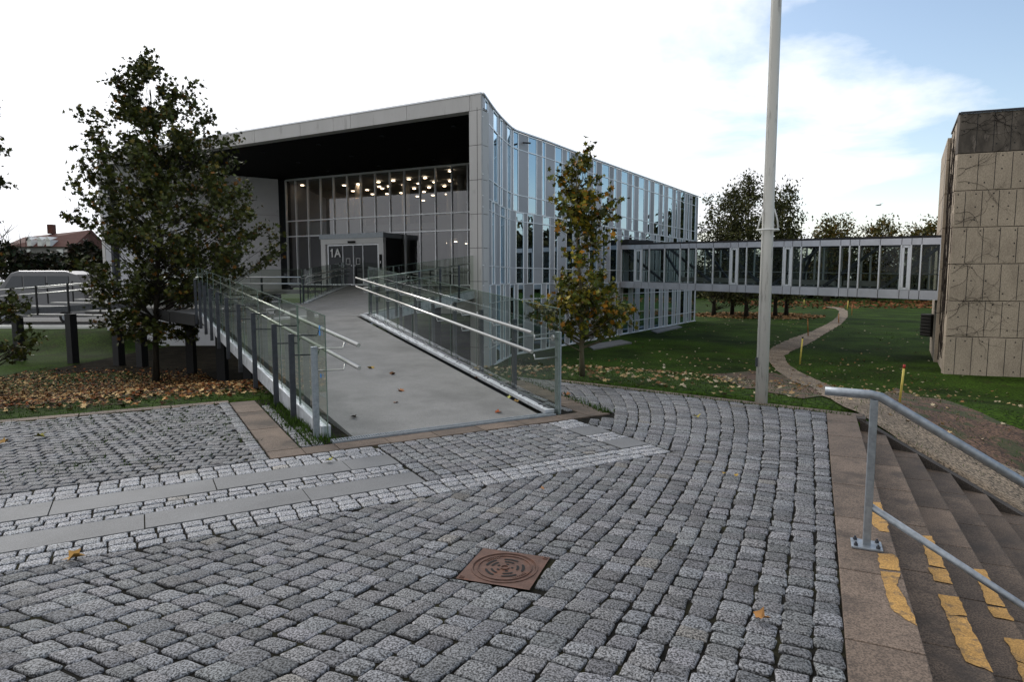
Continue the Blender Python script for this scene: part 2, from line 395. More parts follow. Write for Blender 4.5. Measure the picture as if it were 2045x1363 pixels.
def stone(mb,poly,gap,col,z=0.,jit=.0035,rnd=.16,dome=.003):
    if len(poly)<3: return
    A=area(poly)
    if A<0: poly=poly[::-1]; A=-A
    if A<.0016: return
    p=inset(poly,gap/2)
    if len(p)<3 or area(p)<.0009: return
    q=[]
    n=len(p)
    for i in range(n):
        b=p[i]; a=p[i-1]; c=p[(i+1)%n]
        r=rnd*random.uniform(.75,1.2)
        la=(a-b).length; lc=(c-b).length; ra=min(r,.020/max(la,.01)+.03); rc=min(r,.020/max(lc,.01)+.03)
        q+=[b.lerp(a,ra),b+(a-b)*ra*.28+(c-b)*rc*.28,b.lerp(c,rc)]
    q=[v+V((random.uniform(-jit,jit),random.uniform(-jit,jit))) for v in q]
    cx=sum(v.x for v in q)/len(q); cy=sum(v.y for v in q)/len(q); ce=V((cx,cy)); n=len(q)
    tx,ty=random.uniform(-.03,.03),random.uniform(-.03,.03); z+=random.uniform(-.003,.003)
    zz=lambda v,h: z+h+(v.x-cx)*tx+(v.y-cy)*ty
    vs=[(v.x,v.y,-.05) for v in q]+[(v.x,v.y,zz(v,-.006)) for v in q]
    i1=[ce.lerp(v,1-.0035/max(.02,(v-ce).length)) for v in q]; i2=[ce.lerp(v,1-.020/max(.04,(v-ce).length)) for v in q]
    vs+=[(v.x,v.y,zz(v,-.002)) for v in i1]+[(v.x,v.y,zz(v,dome*.6)) for v in i2]+[(cx,cy,z+dome)]
    fs=[]
    for r in range(3): fs+=[(r*n+i,r*n+(i+1)%n,(r+1)*n+(i+1)%n,(r+1)*n+i) for i in range(n)]
    fs+=[(3*n+i,3*n+(i+1)%n,4*n) for i in range(n)]
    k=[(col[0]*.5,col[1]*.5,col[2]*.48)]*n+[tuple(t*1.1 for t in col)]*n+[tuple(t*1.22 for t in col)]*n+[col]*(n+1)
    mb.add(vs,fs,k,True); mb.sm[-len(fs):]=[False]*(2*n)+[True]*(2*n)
def gcol(base,v=.22,warm=.03):
    k=base*random.uniform(1-v,1+v); 
    if base<.3 and random.random()<.012: return (k*1.0,k*.94,k*.86)
    return (k*(1+random.uniform(-warm,warm)),k,k*(1.03+random.uniform(-warm,warm)))
# manhole square
MC=V((-.042,3.55)); MA=math.atan2(3.67-3.80,.24+.18)   # centre and rotation
MU=V((.965,-.263)); MU=V((math.cos(R(-18.5)),math.sin(R(-18.5)))); MV=V((-MU.y,MU.x)); MH=.212
def near_manhole(p,h=MH+.055): d=V(p)-MC; return abs(d.dot(MU))<h and abs(d.dot(MV))<h
PL=V((1.38,2.5))
main=MB()
def warp(w0,v): return PL-SN*(w0*math.exp(.0205*(v-1.8)**2))+SE*v
row=.128; w0=.004; k=0
AL=V((.72,10.48)); BL=V((4.21,7.8)); kd=(BL-AL).normalized(); kn=V((-kd.y,kd.x));
if kn.y<0: kn=-kn
kD=kn.dot(AL)-.17                                   # inner edge of the lawn kerb
# right brown strip line (beside the ramp)
SA=V((1.16,7.83)); SB=V((.18,10.37)); sdv=(SB-SA).normalized(); sn=V((sdv.y,-sdv.x)) # to the right
while w0<7.6:
    wd=row*random.uniform(.86,1.14); v=-3.2+random.uniform(0,.1)
    while v<8.6:
        ln=random.uniform(.088,.135)
        q=[warp(w0,v),warp(w0+wd,v),warp(w0+wd,v+ln),warp(w0,v+ln)]
        j=.010; q=[(p.x+random.uniform(-j,j),p.y+random.uniform(-j,j)) for p in q]
        ce=warp(w0+wd/2,v+ln/2); v+=ln
        if ce.y<1.15 or abs(ce.x)>ce.y*.83+1.6: continue
        a,o=toAO(ce)
        if near_manhole(ce,MH-.03): 
            continue
        keep=None
        if o<4.49 and a<=4.40: q=clip(q,UO.x,UO.y,4.465); keep=1
        if a>4.36 and not keep:
            if o<4.9 or True:
                q=clip(q,-UA.x,-UA.y,-4.37) if 4.43<o<6.2 else q
                if o>=6.0:
                    d=(ce-SA).dot(sn)
                    if d<-.03: continue
                    q=clip(q,-sn.x,-sn.y,-sn.dot(SA)-.01)
                    if a<4.95 and o<6.5: q=clip(q,UO.x,UO.y,6.12) if o<6.2 else []
                q=clip(q,kn.x,kn.y,kD); keep=1
        if not keep or len(q)<3: continue
        # keep clear of the manhole frame
        if near_manhole(ce,MH+.10):
            d=V(ce)-MC; u_,v_=d.dot(MU),d.dot(MV)
            if abs(u_)>abs(v_): s=1 if u_>0 else -1; q=clip(q,-MU.x*s,-MU.y*s,-(MC.dot(MU)*s+MH+.006))
            else: s=1 if v_>0 else -1; q=clip(q,-MV.x*s,-MV.y*s,-(MC.dot(MV)*s+MH+.006))
        stone(main,q,random.uniform(.005,.014),gcol(.140,.32))
    w0+=wd
# dark patch between the bands in front of the ramp (rows across)
a=1.975
while a<3.98:
    wd=min(.135*random.uniform(.92,1.08),3.99-a); o=4.80+random.uniform(-.08,0)
    while o<6.11:
        ln=random.uniform(.11,.17); o0=max(o,4.80); o1=min(o+ln,6.115)
        if o1-o0>.03: stone(main,[tuple(AO(*t)) for t in((a,o0),(a+wd,o0),(a+wd,o1),(a,o1))],random.uniform(.010,.018),gcol(.165),rnd=.2)
        o+=ln
    a+=wd
# left patch, rough and grassy
ang=R(12); ux=V((math.cos(ang),math.sin(ang))); uy=V((-ux.y,ux.x))
for i in range(-95,60):
    for j in range(20,110):
        wv=.06*math.sin(i*.35+j*.11)
        p=ux*(i*.118+(.059 if j%2 else 0)+random.uniform(-.012,.012))+uy*(j*.104+wv)
        a,o=toAO(p)
        if not(6.04<o<9.22 and a<.86 and a>-7.5) or p.y<1.5: continue
        h1,h2=.062,.055
        q=[p-ux*h1-uy*h2*random.uniform(.8,1.1),p+ux*h1*random.uniform(.85,1.1)-uy*h2,p+ux*h1+uy*h2*random.uniform(.8,1.1),p-ux*h1*random.uniform(.85,1.1)+uy*h2]
        q=[tuple(t) for t in q]
        q=clip(q,-UO.x,-UO.y,-6.12)
        if len(q)>2: stone(main,q,random.uniform(.010,.022),gcol(.135,.28),jit=.005,rnd=.12,dome=.001)
# soldier course at the left of the brown path, and strip beside the ramp
o=6.12
while o<9.2:
    ln=random.uniform(.10,.13); stone(main,[tuple(AO(*t)) for t in((.85,o),(.975,o),(.975,o+ln),(.85,o+ln))],.014,gcol(.19)); o+=ln
for a0 in(1.31,1.43,1.55):
    o=6.42
    while o<9.2:
        ln=random.uniform(.10,.13)
        xr=AO(a0+.12,o)
        if a0+.12<1.62-(o-6.4)*.08: stone(main,[tuple(AO(*t)) for t in((a0,o),(a0+.115,o),(a0+.115,o+ln),(a0,o+ln))],.016,gcol(.18))
        o+=ln
# triangle right of the ramp
for i in range(14):
    for j in range(26):
        a0=4.45+i*.12; o0=6.42+j*.12; p=AO(a0+.06,o0+.06)
        d=(p-SA).dot(sn)
        if d<-.34 and a0>4.50+(o0-6.4)*.10 and o0<9: stone(main,[tuple(AO(*t)) for t in((a0,o0),(a0+.115,o0),(a0+.115,o0+.115),(a0,o0+.115))],.016,gcol(.15),jit=.006)
main_o=struct('cobblestone_paving',main,m_cob)
# white sett bands
wb=MB()
def sett_rows(o0,o1,a0,a1,n=3,slant=0.):
    rw=(o1-o0)/n
    for r in range(n):
        a=a0+random.uniform(-.09,0)
        lo=o0+r*rw
        while a<a1:
            ln=random.uniform(.125,.16); A0=max(a,a0); A1=min(a+ln,a1)
            if A1-A0>.035 :
                q=[tuple(AO(*t)) for t in((A0,lo),(A1,lo),(A1,lo+rw),(A0,lo+rw))]
                ce=AO((A0+A1)/2,lo+rw/2)
                if ce.y>1 and ce.x>-ce.y*.83-1.6: stone(wb,q,random.uniform(.010,.017),gcol(.27,.13,.012),jit=.0025,rnd=.12,dome=.002)
            a+=ln
sett_rows(4.47,4.79,-3,4.36); sett_rows(5.11,5.40,-3,1.96); sett_rows(5.745,6.11,-3,1.96)
sett_rows(5.11,5.40,4.0,4.36); sett_rows(5.745,6.11,4.0,4.36)
struct('white_sett_band',wb,m_cob)
# grey guide slabs
sb=MB()
def slabs(o0,o1,cuts,g=.008):
    for a0,a1 in zip(cuts,cuts[1:]):
        sb.prism([tuple(AO(*t)) for t in((a0+g/2,o0+.006),(a1-g/2,o0+.006),(a1-g/2,o1-.006),(a0+g/2,o1-.006))],-.05,random.uniform(-.002,.002))
a_of=lambda px,py: toAO(G(px,py))[0]
slabs(4.79,5.11,[-3.4,-2.3,-1.05,a_of(289,1050),a_of(613,990),1.96]); slabs(5.40,5.745,[-3.6,-2.5,-1.3,a_of(103,1010),a_of(428,965),a_of(692,930),1.96])
slabs(4.79,5.11,[4.0,4.36]); slabs(5.40,5.745,[4.0,4.36])
struct('guide_slabs',sb,m_slab)
# brown slabs: ramp threshold, left path, right strip, lawn kerbs, stair head
bb=MB()
def bcol(): 
    k=random.uniform(.75,1.15); return (.145*k,.106*k,.079*k)
def bslab(pts,z=.0):
    bb.prism([tuple(p) for p in pts],-.08,z+random.uniform(0,.004),bcol())
aa=[1.30,1.62,2.13,2.66,3.19,3.72,4.25,4.62,4.92]
for a0,a1 in zip([.98]+aa,aa): bslab([AO(a0+.004,6.125),AO(a1-.004,6.125),AO(a1-.004,6.375),AO(a0+.004,6.375)])
o=6.385
for ln in(.52,.50,.50,.52,.5,.3): bslab([AO(.985,o),AO(1.29,o),AO(1.29,min(o+ln,9.26)-.008),AO(.985,min(o+ln,9.26)-.008)]); o+=ln
L=(SB-SA).length
for i in range(5):
    t0,t1=L*i/5+.004,L*(i+1)/5-.004; p,q=SA+sdv*(t0+.14),SA+sdv*(t1+.0 if i==4 else t1+.14)
    bslab([p,q,q-sn*.31,p-sn*.31])
a=-9.6
while a<.9: bslab([AO(a+.004,9.23),AO(min(a+.98,.98),9.23),AO(min(a+.98,.98),9.40),AO(a+.004,9.40)]); a+=.99
L=(BL-AL).length+.1; i=0
while i<L: 
    p=AL+kd*i; q=AL+kd*min(i+.95,L); bslab([p,q,q-kn*.17,p-kn*.17]); i+=.958
struct('brown_slab_edging',bb,m_brown)
# ------------------------------------------------------------------ drain grate and manhole
g=thing('drain_grate','long narrow slotted steel drain grate across the foot of the grey ramp','drain grate',(*AO(2.9,6.44),0))
mb=MB(); 
for o in(6.388,6.488): mb.bar((*AO(1.62,o),.0),(*AO(4.30,o),.0),.012,.04)
mb.build('frame',m_galv,g)
mb=MB(); a=1.63
while a<4.29: mb.bar((*AO(a,6.39),.004),(*AO(a,6.487),.004),.011,.03); a+=.026
mb.build('grating',m_galv,g)
mb=MB(); mb.prism([tuple(AO(*t)) for t in((1.62,6.39),(4.3,6.39),(4.3,6.487),(1.62,6.487))],-.06,-.012); mb.build('channel',m_black,g)
g=thing('manhole_cover','square rusty iron drain cover with a round slotted lid set among the cobbles','manhole cover',(MC.x,MC.y,0))
def mh(u_,v_,z): p=MC+MU*u_+MV*v_; return (p.x,p.y,z)
def ringpts(r,n=64): return [(math.cos(2*PI*k/n)*r,math.sin(2*PI*k/n)*r) for k in range(n)]
def annulus(mb,r0,r1,z0,z1,a0=0,a1=2*PI,n=48,closed=True):
    k=n if closed else n+1; vs=[]
    for r,z in((r0,z0),(r0,z1),(r1,z1),(r1,z0)):
        for i in range(k): t=a0+(a1-a0)*i/n; vs.append(mh(math.cos(t)*r,math.sin(t)*r,z))
    fs=[]
    for r in range(3):
        for i in range(n): fs.append((r*k+(i+1)%k,r*k+i,(r+1)*k+i,(r+1)*k+(i+1)%k))
    mb.add(vs,fs)
mb=MB(); n=64; vs=[];ri=.178
for z in(.002,):
    for k in range(n):
        t=2*PI*k/n; cx_,sy_=math.cos(t),math.sin(t); q=MH/max(abs(cx_),abs(sy_)); vs.append(mh(cx_*q,sy_*q,z))
for k in range(n): t=2*PI*k/n; vs.append(mh(math.cos(t)*ri,math.sin(t)*ri,.002))
for k in range(n): t=2*PI*k/n; vs.append(mh(math.cos(t)*ri,math.sin(t)*ri,-.03))
fs=[(k,(k+1)%n,n+(k+1)%n,n+k) for k in range(n)]+[(n+k,n+(k+1)%n,2*n+(k+1)%n,2*n+k) for k in range(n)]
mb.add(vs,fs); annulus(mb,.183,.190,.001,.006)
for sx in(-1,1):   # small diamond lugs at two corners
    mb.bar(mh(sx*.178,sx*.178,.002),mh(sx*.198,sx*.178,.002),.006,.008); mb.bar(mh(sx*.178,sx*.178,.002),mh(sx*.178,sx*.198,.002),.006,.008)
    mb.bar(mh(sx*.198,sx*.198,.002),mh(sx*.198,sx*.178,.002),.006,.008); mb.bar(mh(sx*.198,sx*.198,.002),mh(sx*.178,sx*.198,.002),.006,.008)
mb.build('frame',m_iron,g)
mb=MB(); mb.disc(mh(0,0,-.02),(0,0,1),.176,64,.02); annulus(mb,.150,.156,-.001,.005)
annulus(mb,.02,.026,-.001,.006)
random.seed(3)
for cen in(2.45,-.55,):  # raised lettering blocks at two sides, as worn foundry marks
    for k in range(7): t=cen+(k-3)*.105; mb.bar(mh(math.cos(t)*.128,math.sin(t)*.128,.002),mh(math.cos(t)*.146,math.sin(t)*.146,.002),.006,.006)
mb.build('lid',m_iron,g)
mb=MB()
def slot(r,a0,a1,wd=.013):
    n=10; vs=[]
    for i in range(n+1):
        t=a0+(a1-a0)*i/n; ww=wd/2*(1 if 0<i<n else .55)
        vs+=[mh(math.cos(t)*(r-ww),math.sin(t)*(r-ww),.0025),mh(math.cos(t)*(r+ww),math.sin(t)*(r+ww),.0025)]
    mb.add(vs,[(2*i,2*i+1,2*i+3,2*i+2) for i in range(n)])
for k in range(5):
    t=k*2*PI/5+.25; slot(.108,t-.42,t+.42,.015); slot(.076,t-.40,t+.40,.014); slot(.043,t-.2,t+.2,.014)
mb.build('slots',m_black,g)
random.seed(11)
# ------------------------------------------------------------------ stone steps on the right
st=thing('stone_steps','flight of brown stone steps going down to the right of the plaza','steps',(P0.x,P0.y,0))
NS=10; RISE,TRD=.15,.30
def scol(): k=random.uniform(.6,1.1); return (.128*k,.092*k,.066*k)
cr=V((1.73,2.5))
for i in range(NS+1):
    mb=MB(); w0=-.317 if i==0 else (i-1)*TRD; w1=w0+.317 if i==0 else i*TRD
    z=-RISE*i+(.003 if i==0 else 0); vend=-.02 if i==0 else -.30-.43*(w0+.0)
    v=vend; off_=random.uniform(.3,.9); first=True
    while v>-9:
        ln=off_ if first else random.choice((.86,.8,.9)); first=False; v2=v-ln
        kk=scol() if i else bcol()
        mb.prism([tuple(WV(w0,v)),tuple(WV(w1,v-(0 if i==0 else .43*TRD*0))),tuple(WV(w1,v2+.007)),tuple(WV(w0,v2+.007))],z-.35,z+random.uniform(0,.002),kk); v=v2
    mb.build('step' if i else 'top_slab',m_step if i else m_brown,st,bevel=.006)
mb=MB()
for i in range(14):   # sloping stringer wall along the back end
    w0,w1=i*.33,(i+1)*.33
    if i==0: w0=.0
    a=WV(w0,-.30-.43*w0); b=WV(w1,-.30-.43*w1); d=(b-a).normalized(); nn=V((-d.y,d.x)); 
    if nn.dot(SE)<0: nn=-nn
    z0=-w0*.5+.0; z1=-w1*.5
    mb.prism([tuple(a),tuple(b),tuple(b+nn*.1),tuple(a+nn*.1)],-2.4,[0,0,0,0]) if False else None
    vs=[(a.x,a.y,-2.6),(b.x,b.y,-2.6),(b.x+nn.x*.1,b.y+nn.y*.1,-2.6),(a.x+nn.x*.1,a.y+nn.y*.1,-2.6),(a.x,a.y,z0),(b.x,b.y,z1),(b.x+nn.x*.1,b.y+nn.y*.1,z1),(a.x+nn.x*.1,a.y+nn.y*.1,z0)]
    mb.add(vs,[(4,5,6,7),(0,1,5,4),(2,3,7,6),(1,2,6,5),(3,0,4,7)],(.06,.05,.042))
a=WV(0,0); b=WV(0,-.3); mb.prism([tuple(a),tuple(b),tuple(b+SN*.1),tuple(a+SN*.1)],-.6,-.004,(.06,.05,.042))
mb.build('side_wall',m_step,st)
# worn yellow nosing paint
def paint(i,pxs):
    z=-RISE*i+.0075; P=[G(x,y,z) for x,y in pxs]
    # ragged left side: insert jittered points
    out=[]
    for k in range(len(P)):
        a,b=P[k],P[(k+1)%len(P)]; out.append(a)
        n=max(1,int((b-a).length/.035))
        for j in range(1,n):
            q=a.lerp(b,j/n)
            if k%2==1 or random.random()<.4: q=q+V((random.uniform(-.007,.007),random.uniform(-.007,.007),0))
            out.append(q)
    m=MB(); m.add([tuple(v) for v in out],[tuple(range(len(out)))]); 
    o=m.build('paint_patch',m_yel,st)
    o.data.update()
    if o.data.polygons[0].normal.z<0: o.data.flip_normals()
def zp(x,y): return (1600+x/2.2607,760+y/2.2607)
paint(0,[zp(314,549),zp(360,552),zp(398,687),zp(352,680),zp(308,640)])
paint(0,[zp(345,783),zp(415,785),zp(440,812),zp(447,862),zp(355,850)])
paint(0,[zp(357,862),zp(450,872),zp(430,925),zp(470,985),zp(526,1110),zp(470,1080),zp(405,1030)])
paint(1,[zp(535,702),zp(590,704),zp(655,850),zp(578,835)])
paint(1,[zp(572,845),zp(655,855),zp(686,922),zp(600,905)])
paint(1,[zp(618,966),zp(712,980),zp(750,1065),zp(655,1060)])
paint(1,[zp(655,1062),zp(748,1072),zp(785,1150),zp(868,1322),zp(742,1270),zp(722,1230)])
paint(2,[zp(778,852),zp(830,856),zp(922,1025),zp(838,1010)])
paint(2,[zp(840,1022),zp(928,1032),zp(962,1088),zp(870,1070)])
paint(2,[zp(915,1162),zp(1010,1175),zp(1080,1300),zp(970,1265)])
paint(2,[zp(970,1270),zp(1080,1305),zp(1130,1400),zp(1010,1380)])
# stair railing
PB=G(1730,1093); rl=thing('stair_railing','galvanised tube handrail on a bolted square post beside the stone steps','handrail',tuple(PB))
pb=V((PB.x,PB.y)); nz=-.60
def along(t,z): p=pb+SN*t; return V((p.x,p.y,z))
mb=MB(); mb.box((pb.x,pb.y,.46),(.042,.042,.92),R(-25)); mb.build('post',m_galv,rl,.003)
mb=MB(); mb.tube([along(-.27,.955),along(-.02,.95),along(.03,.94),along(.5,.94+nz*.47),along(3.0,.94+nz*2.97)],.027,16); mb.build('handrail',m_galv,rl)
mb=MB(); mb.tube([along(.01,.26),along(3.0,.26+nz*2.97)],.021,14); mb.build('lower_rail',m_galv,rl)
mb=MB(); mb.box((pb.x,pb.y,.012),(.17,.15,.012),R(-25)); mb.build('base_plate',m_galv,rl,.002)
for i,j in((-1,-1),(1,-1),(1,1),(-1,1)):
    q=pb+SN*(i*.06)+SE*(j*.05); mb=MB(); mb.disc((q.x,q.y,.018),(0,0,1),.012,6,.014); mb.disc((q.x,q.y,.03),(0,0,1),.006,6,.012); mb.build('bolt',m_galvd,rl)
for t in(1.5,2.8):
    q=along(t,0); mb=MB(); mb.box((q.x,q.y,(.9+nz*t-.15*t/TRD)/2),(.042,.042,.9+nz*t+.15*t/TRD+.0),R(-25)); mb.build('post',m_galv,rl)
# ------------------------------------------------------------------ entrance ramp
RL0,RL1=V((-1.98,6.62)),V((-8.3,17.1)); RR0,RR1=V((.42,7.78)),V((-3.85,17.0))
def rz(p,t): return .65*t
rp=thing('entrance_ramp','long grey access ramp with glass sides rising from the cobbles to the landing','ramp',(*AO(2.9,6.5),0))
dl=V((-.05,0))
mb=MB(); il0,il1=AO(1.86,6.50),RL1+V((.35,0)); ir0,ir1=AO(4.12,6.50),RR1-V((.25,0))
n=24; vs=[]
for i in range(n+1):
    t=i/n
    a=il0.lerp(il1,t); b=ir0.lerp(ir1,t); z=.012+.64*t
    vs+=[(a.x,a.y,z),(b.x,b.y,z),(a.x,a.y,z-.16),(b.x,b.y,z-.16)]
fs=[]
for i in range(n):
    o=4*i; fs+=[(o,o+1,o+5,o+4),(o+2,o+6,o+7,o+3),(o,o+4,o+6,o+2),(o+1,o+3,o+7,o+5)]
fs+=[(0,2,3,1)]; mb.add(vs,fs); mb.build('deck',m_deck,rp)
def rpt(A,B,t,offs=0.,z=0.):
    p=A.lerp(B,t); d=(B-A).normalized(); nrm=V((d.y,-d.x)); p=p+nrm*offs; return V((p.x,p.y,.65*t+z))
def beam(A,B,offs,wd,h,z,name,m,par,n=1,g=0,zb=.0):
    for i in range(n):
        mb=MB(); mb.bar(rpt(A,B,(i+g)/n,offs,z),rpt(A,B,(i+1-g)/n,offs,z),wd,h); mb.build(name,m,par,.004)
# left: outer fascia beam, kerb strip, under-beam
beam(RL0,RL1,.04,.10,.19,.015,'edge_beam',m_white,rp)
mb=MB(); mb.bar(rpt(RL0,RL1,.06,.5,-.12),rpt(RL0,RL1,1,.5,-.12),.12,.2); mb.build('under_beam',m_dark,rp)
# right channel with bolts
beam(ir0,ir1,.16,.13,.05,.03,'edge_channel',m_white,rp)
beam(RR0,RR1,.06,.06,.16,-.02,'edge_beam',m_galvd,rp)
for i in range(17):
    for dd in(-.006,.006): q=rpt(ir0,ir1,.02+i/17.5+dd,.16,.056); mb=MB(); mb.disc(tuple(q),(0,0,1),.018,8,.006); mb.build('bolt',m_black,rp)
# left posts
PT=[.0,.085,.165,.29,.405,.52,.63,.73,.82,.91,.995]
nl=(RL1-RL0).normalized(); nsl=V((nl.y,-nl.x))          # towards the deck
for i,t in enumerate(PT[:]):
    q=rpt(RL0,RL1,t,-.06,0); mb=MB()
    z0=-.02 if i==0 else (q.z-.20); z0=max(z0,-.02) if i<2 else z0; z1=q.z+.95
    a=math.atan2(nl.y,nl.x)
    mb.box((q.x,q.y,(z0+z1)/2),(.035,.065,z1-z0),a+PI/2*0+R(90)*0); mb.build('post',m_galv if i==0 else m_galvd,rp,.004)
    # clamp disc + bracket arms for the two rails
    for zr_,nm in((.99,0),(.76,1)):
        b0=rpt(RL0,RL1,t,-.03,zr_-.06); b1=rpt(RL0,RL1,t,.24,zr_-.07); b2=rpt(RL0,RL1,t,.26,zr_-.01)
        mb=MB(); mb.tube([b0,b1,b2],.009,6); mb.build('bracket',m_galvd if i else m_steel,rp)
for z,t0 in((1.01,-.036),(.78,-.036)):
    mb=MB(); mb.tube([rpt(RL0,RL1,t0,.27,z),rpt(RL0,RL1,.97,.27,z)],.021,12); mb.build('handrail',m_steel,rp)
# left glass panels
for i in range(len(PT)-1):
    a0,a1=PT[i]+(.0 if i else .012),PT[i+1]-.004
    if i==0: a0=-.012
    mb=MB(); A=[rpt(RL0,RL1,a0,.02,.0),rpt(RL0,RL1,a1,.02,.0)]
    th=V((nsl.x,nsl.y,0))*.006
    vs=[A[0]-th,A[1]-th,A[1]-th+V((0,0,1.28)),A[0]-th+V((0,0,1.28)),A[0]+th,A[1]+th,A[1]+th+V((0,0,1.28)),A[0]+th+V((0,0,1.28))]
    mb.add(vs,[(0,1,2,3),(7,6,5,4)]); gp=mb.build('glass_panel',m_grail,rp)
    mb=MB(); mb.bar(vs[3]+th,vs[2]+th,.012,.008); mb.bar(vs[0]+th,vs[3]+th,.010,.010)
    if i==0: mb.bar(vs[0]+th,vs[3]+th,.014,.012)
    mb.build('glass_edge',m_grailedge if False else m_galv if i==99 else m_steel,gp) if False else None
    mb.build('edge',m_galvd,rp) if False else None
m_gedge=mat('polished glass edge',(.16,.22,.18),.2,.3)
def glass_run(A,B,ts,offs,zlo,zhi,par,z_of=None,zt=None):
    """row of glass panels along A-B"""
    d=(B-A).normalized(); nn=V((d.y,-d.x,0)); f=z_of or (lambda t:.65*t)
    for i in range(len(ts)-1):
        t0,t1=ts[i]+.002,ts[i+1]-.002
        p=A.lerp(B,t0)+V((nn.x,nn.y))*offs; q=A.lerp(B,t1)+V((nn.x,nn.y))*offs
        P=V((p.x,p.y,f(t0)+zlo)); Q=V((q.x,q.y,f(t1)+zlo)); hh=V((0,0,zhi-zlo))
        mb=MB(); mb.add([P,Q,Q+hh,P+hh],[(0,1,2,3)]); gp=mb.build('glass_panel',m_grail,par)
        mb=MB(); mb.bar(P+hh,Q+hh,.009,.009); mb.bar(P,P+hh,.008,.010)
        if i==len(ts)-2 or i==0: mb.bar(Q,Q+hh,.008,.010)
        mb.build('edge',m_gedge,gp)
for o in [o for o in list(bpy.data.objects) if o.name.startswith('glass_panel')]: bpy.data.objects.remove(o)
glass_run(RL0,RL1,[-.014]+PT[1:],.02,.02,1.28,rp)
# right side: posts outside the glass, rails inside
PTR=[.0,.125,.245,.365,.485,.60,.715,.83,.94]
nr=(RR1-RR0).normalized()
for i,t in enumerate(PTR):
    q=rpt(RR0,RR1,t,.16,0); z0=-.02 if i==0 else q.z-.22; z1=q.z+1.0; z0=max(z0,-.02) if i<2 else z0
    mb=MB(); mb.box((q.x,q.y,(z0+z1)/2),(.09,.045,z1-z0),math.atan2(nr.y,nr.x)); mb.build('post',m_galv if i==0 else m_galvd,rp,.004)
    for z in(.98,.74):
        mb=MB(); mb.tube([rpt(RR0,RR1,t,.13,z-.05),rpt(RR0,RR1,t,-.16,z-.06),rpt(RR0,RR1,t,-.17,z)],.010,6); mb.build('bracket',m_steel,rp)
    mb=MB(); a_=rpt(RR0,RR1,t,.09,.93); mb.disc(tuple(a_),(-nr.y,nr.x,0),.036,14,.012); mb.build('clamp',m_steel,rp)
for z in(1.0,.77):
    mb=MB(); mb.tube([rpt(RR0,RR1,.0,-.20,z),rpt(RR0,RR1,1.02,-.20,z)],.022,12); mb.build('handrail',m_steel,rp)
glass_run(RR0,RR1,[-.018]+PTR[1:]+[1.0],.09,-.12,1.30,rp)
# blue stickers on the left glass
for py0,py1,k in((.86,1.0,0),(.38,.45,1)):
    mb=MB(); q=rpt(RL0,RL1,.0,.008,0); e=V((nl.x,nl.y,0))
    for zz0,zz1 in(((1.12,1.165),(1.06,1.11)) if k==0 else ((.62,.66),)): mb.bar(q+V((0,0,(zz0+zz1)/2)),q+e*.05+V((0,0,(zz0+zz1)/2)),.003,zz1-zz0)
    mb.build('sticker',m_blue,rp)
# ------------------------------------------------------------------ landing and upper ramp
LB=V((-7.5,23.2)); DL=V((-9.4,33.9)); DR=V((-1.2,31.9)); RE=V((-1.3,22.2)); LX=V((-13.4,23.1)); LY=V((-9.7,18.5))
ld=thing('entrance_landing','raised concrete landing and upper slope with glass railings before the glass doors','landing',(-6,20,.6))
mb=MB()
P3=[(RL1.x,RL1.y,.655),(RR1.x,RR1.y,.655),(RE.x,RE.y,1.2),(DR.x,DR.y,1.27),(DL.x,DL.y,1.27),(LB.x,LB.y,.74),(LX.x,LX.y,.72),(LY.x,LY.y,.70)]
top=[(0,1,5),(0,5,6,7),(1,2,5),(2,3,4,5)]
vs=P3+[(x,y,z-.25) for x,y,z in P3]
fs=top+[tuple(i+8 for i in reversed(f)) for f in top]+[((i+1)%8,i,i+8,(i+1)%8+8) for i in range(8)]
mb.add(vs,fs); mb.build('deck',m_deck,ld)
for A_,B_ in((RL1+V((-.05,-.06)),LY+V((-.03,-.08))),(LY+V((-.08,-.03)),LX+V((-.08,0)))): mb=MB(); mb.bar((A_.x,A_.y,.54),(B_.x,B_.y,.56),.06,.30); mb.build('edge_beam',m_dark,ld)
def rail_line(A,B,za,zb,ts,side,par,post=m_galvd,glass=True,kerb=True,rails=(.95,.72),ro=.16):
    """straight railing from A to B, deck heights za,zb; side=+1: walkway on the right of A->B"""
    d=(B-A).normalized(); nn=V((d.y,-d.x))*side
    P=lambda t,off,z: V((*(A.lerp(B,t)+nn*off),za+(zb-za)*t+z))
    for t in ts:
        q=P(t,-.08,0); mb=MB(); mb.box((q.x,q.y,q.z+.40),(.07,.035,1.15),math.atan2(d.y,d.x)); mb.build('post',post,par)
        mb=MB()
        for z in rails: mb.tube([P(t,-.06,z-.05),P(t,ro-.02,z-.05),P(t,ro,z)],.009,5)
        mb.build('bracket',m_steel,par)
    for z in rails: mb=MB(); mb.tube([P(0,ro,z),P(1,ro,z)],.024,8); mb.build('handrail',m_steel,par)
    if glass:
        f=lambda t: za+(zb-za)*t
        glass_run(A,B,[ts[0]]+list(ts[1:-1])+[ts[-1]],0,.0,1.22,par,f)
    if kerb: mb=MB(); mb.bar(P(0,.10,.03),P(1,.10,.03),.14,.06); mb.build('edge_channel',m_white,par)
    mb=MB(); mb.bar(P(0,-.03,-.1),P(1,-.03,-.1),.04,.26); mb.build('edge_beam',m_white,par)
lin=lambda n:[i/n for i in range(n+1)]
rail_line(RR1+V((.05,.1)),RE,.66,1.2,lin(5),-1,ld)
rail_line(LB,DL+V((.9,-.4)),.74,1.27,lin(8),1,ld)
rail_line(LX,LB,.72,.74,lin(4),1,ld,kerb=False)
rail_line(V((-1.3,22.3)),V((-1.15,29)),1.2,1.25,lin(4),-1,ld,kerb=False)
mb=MB()
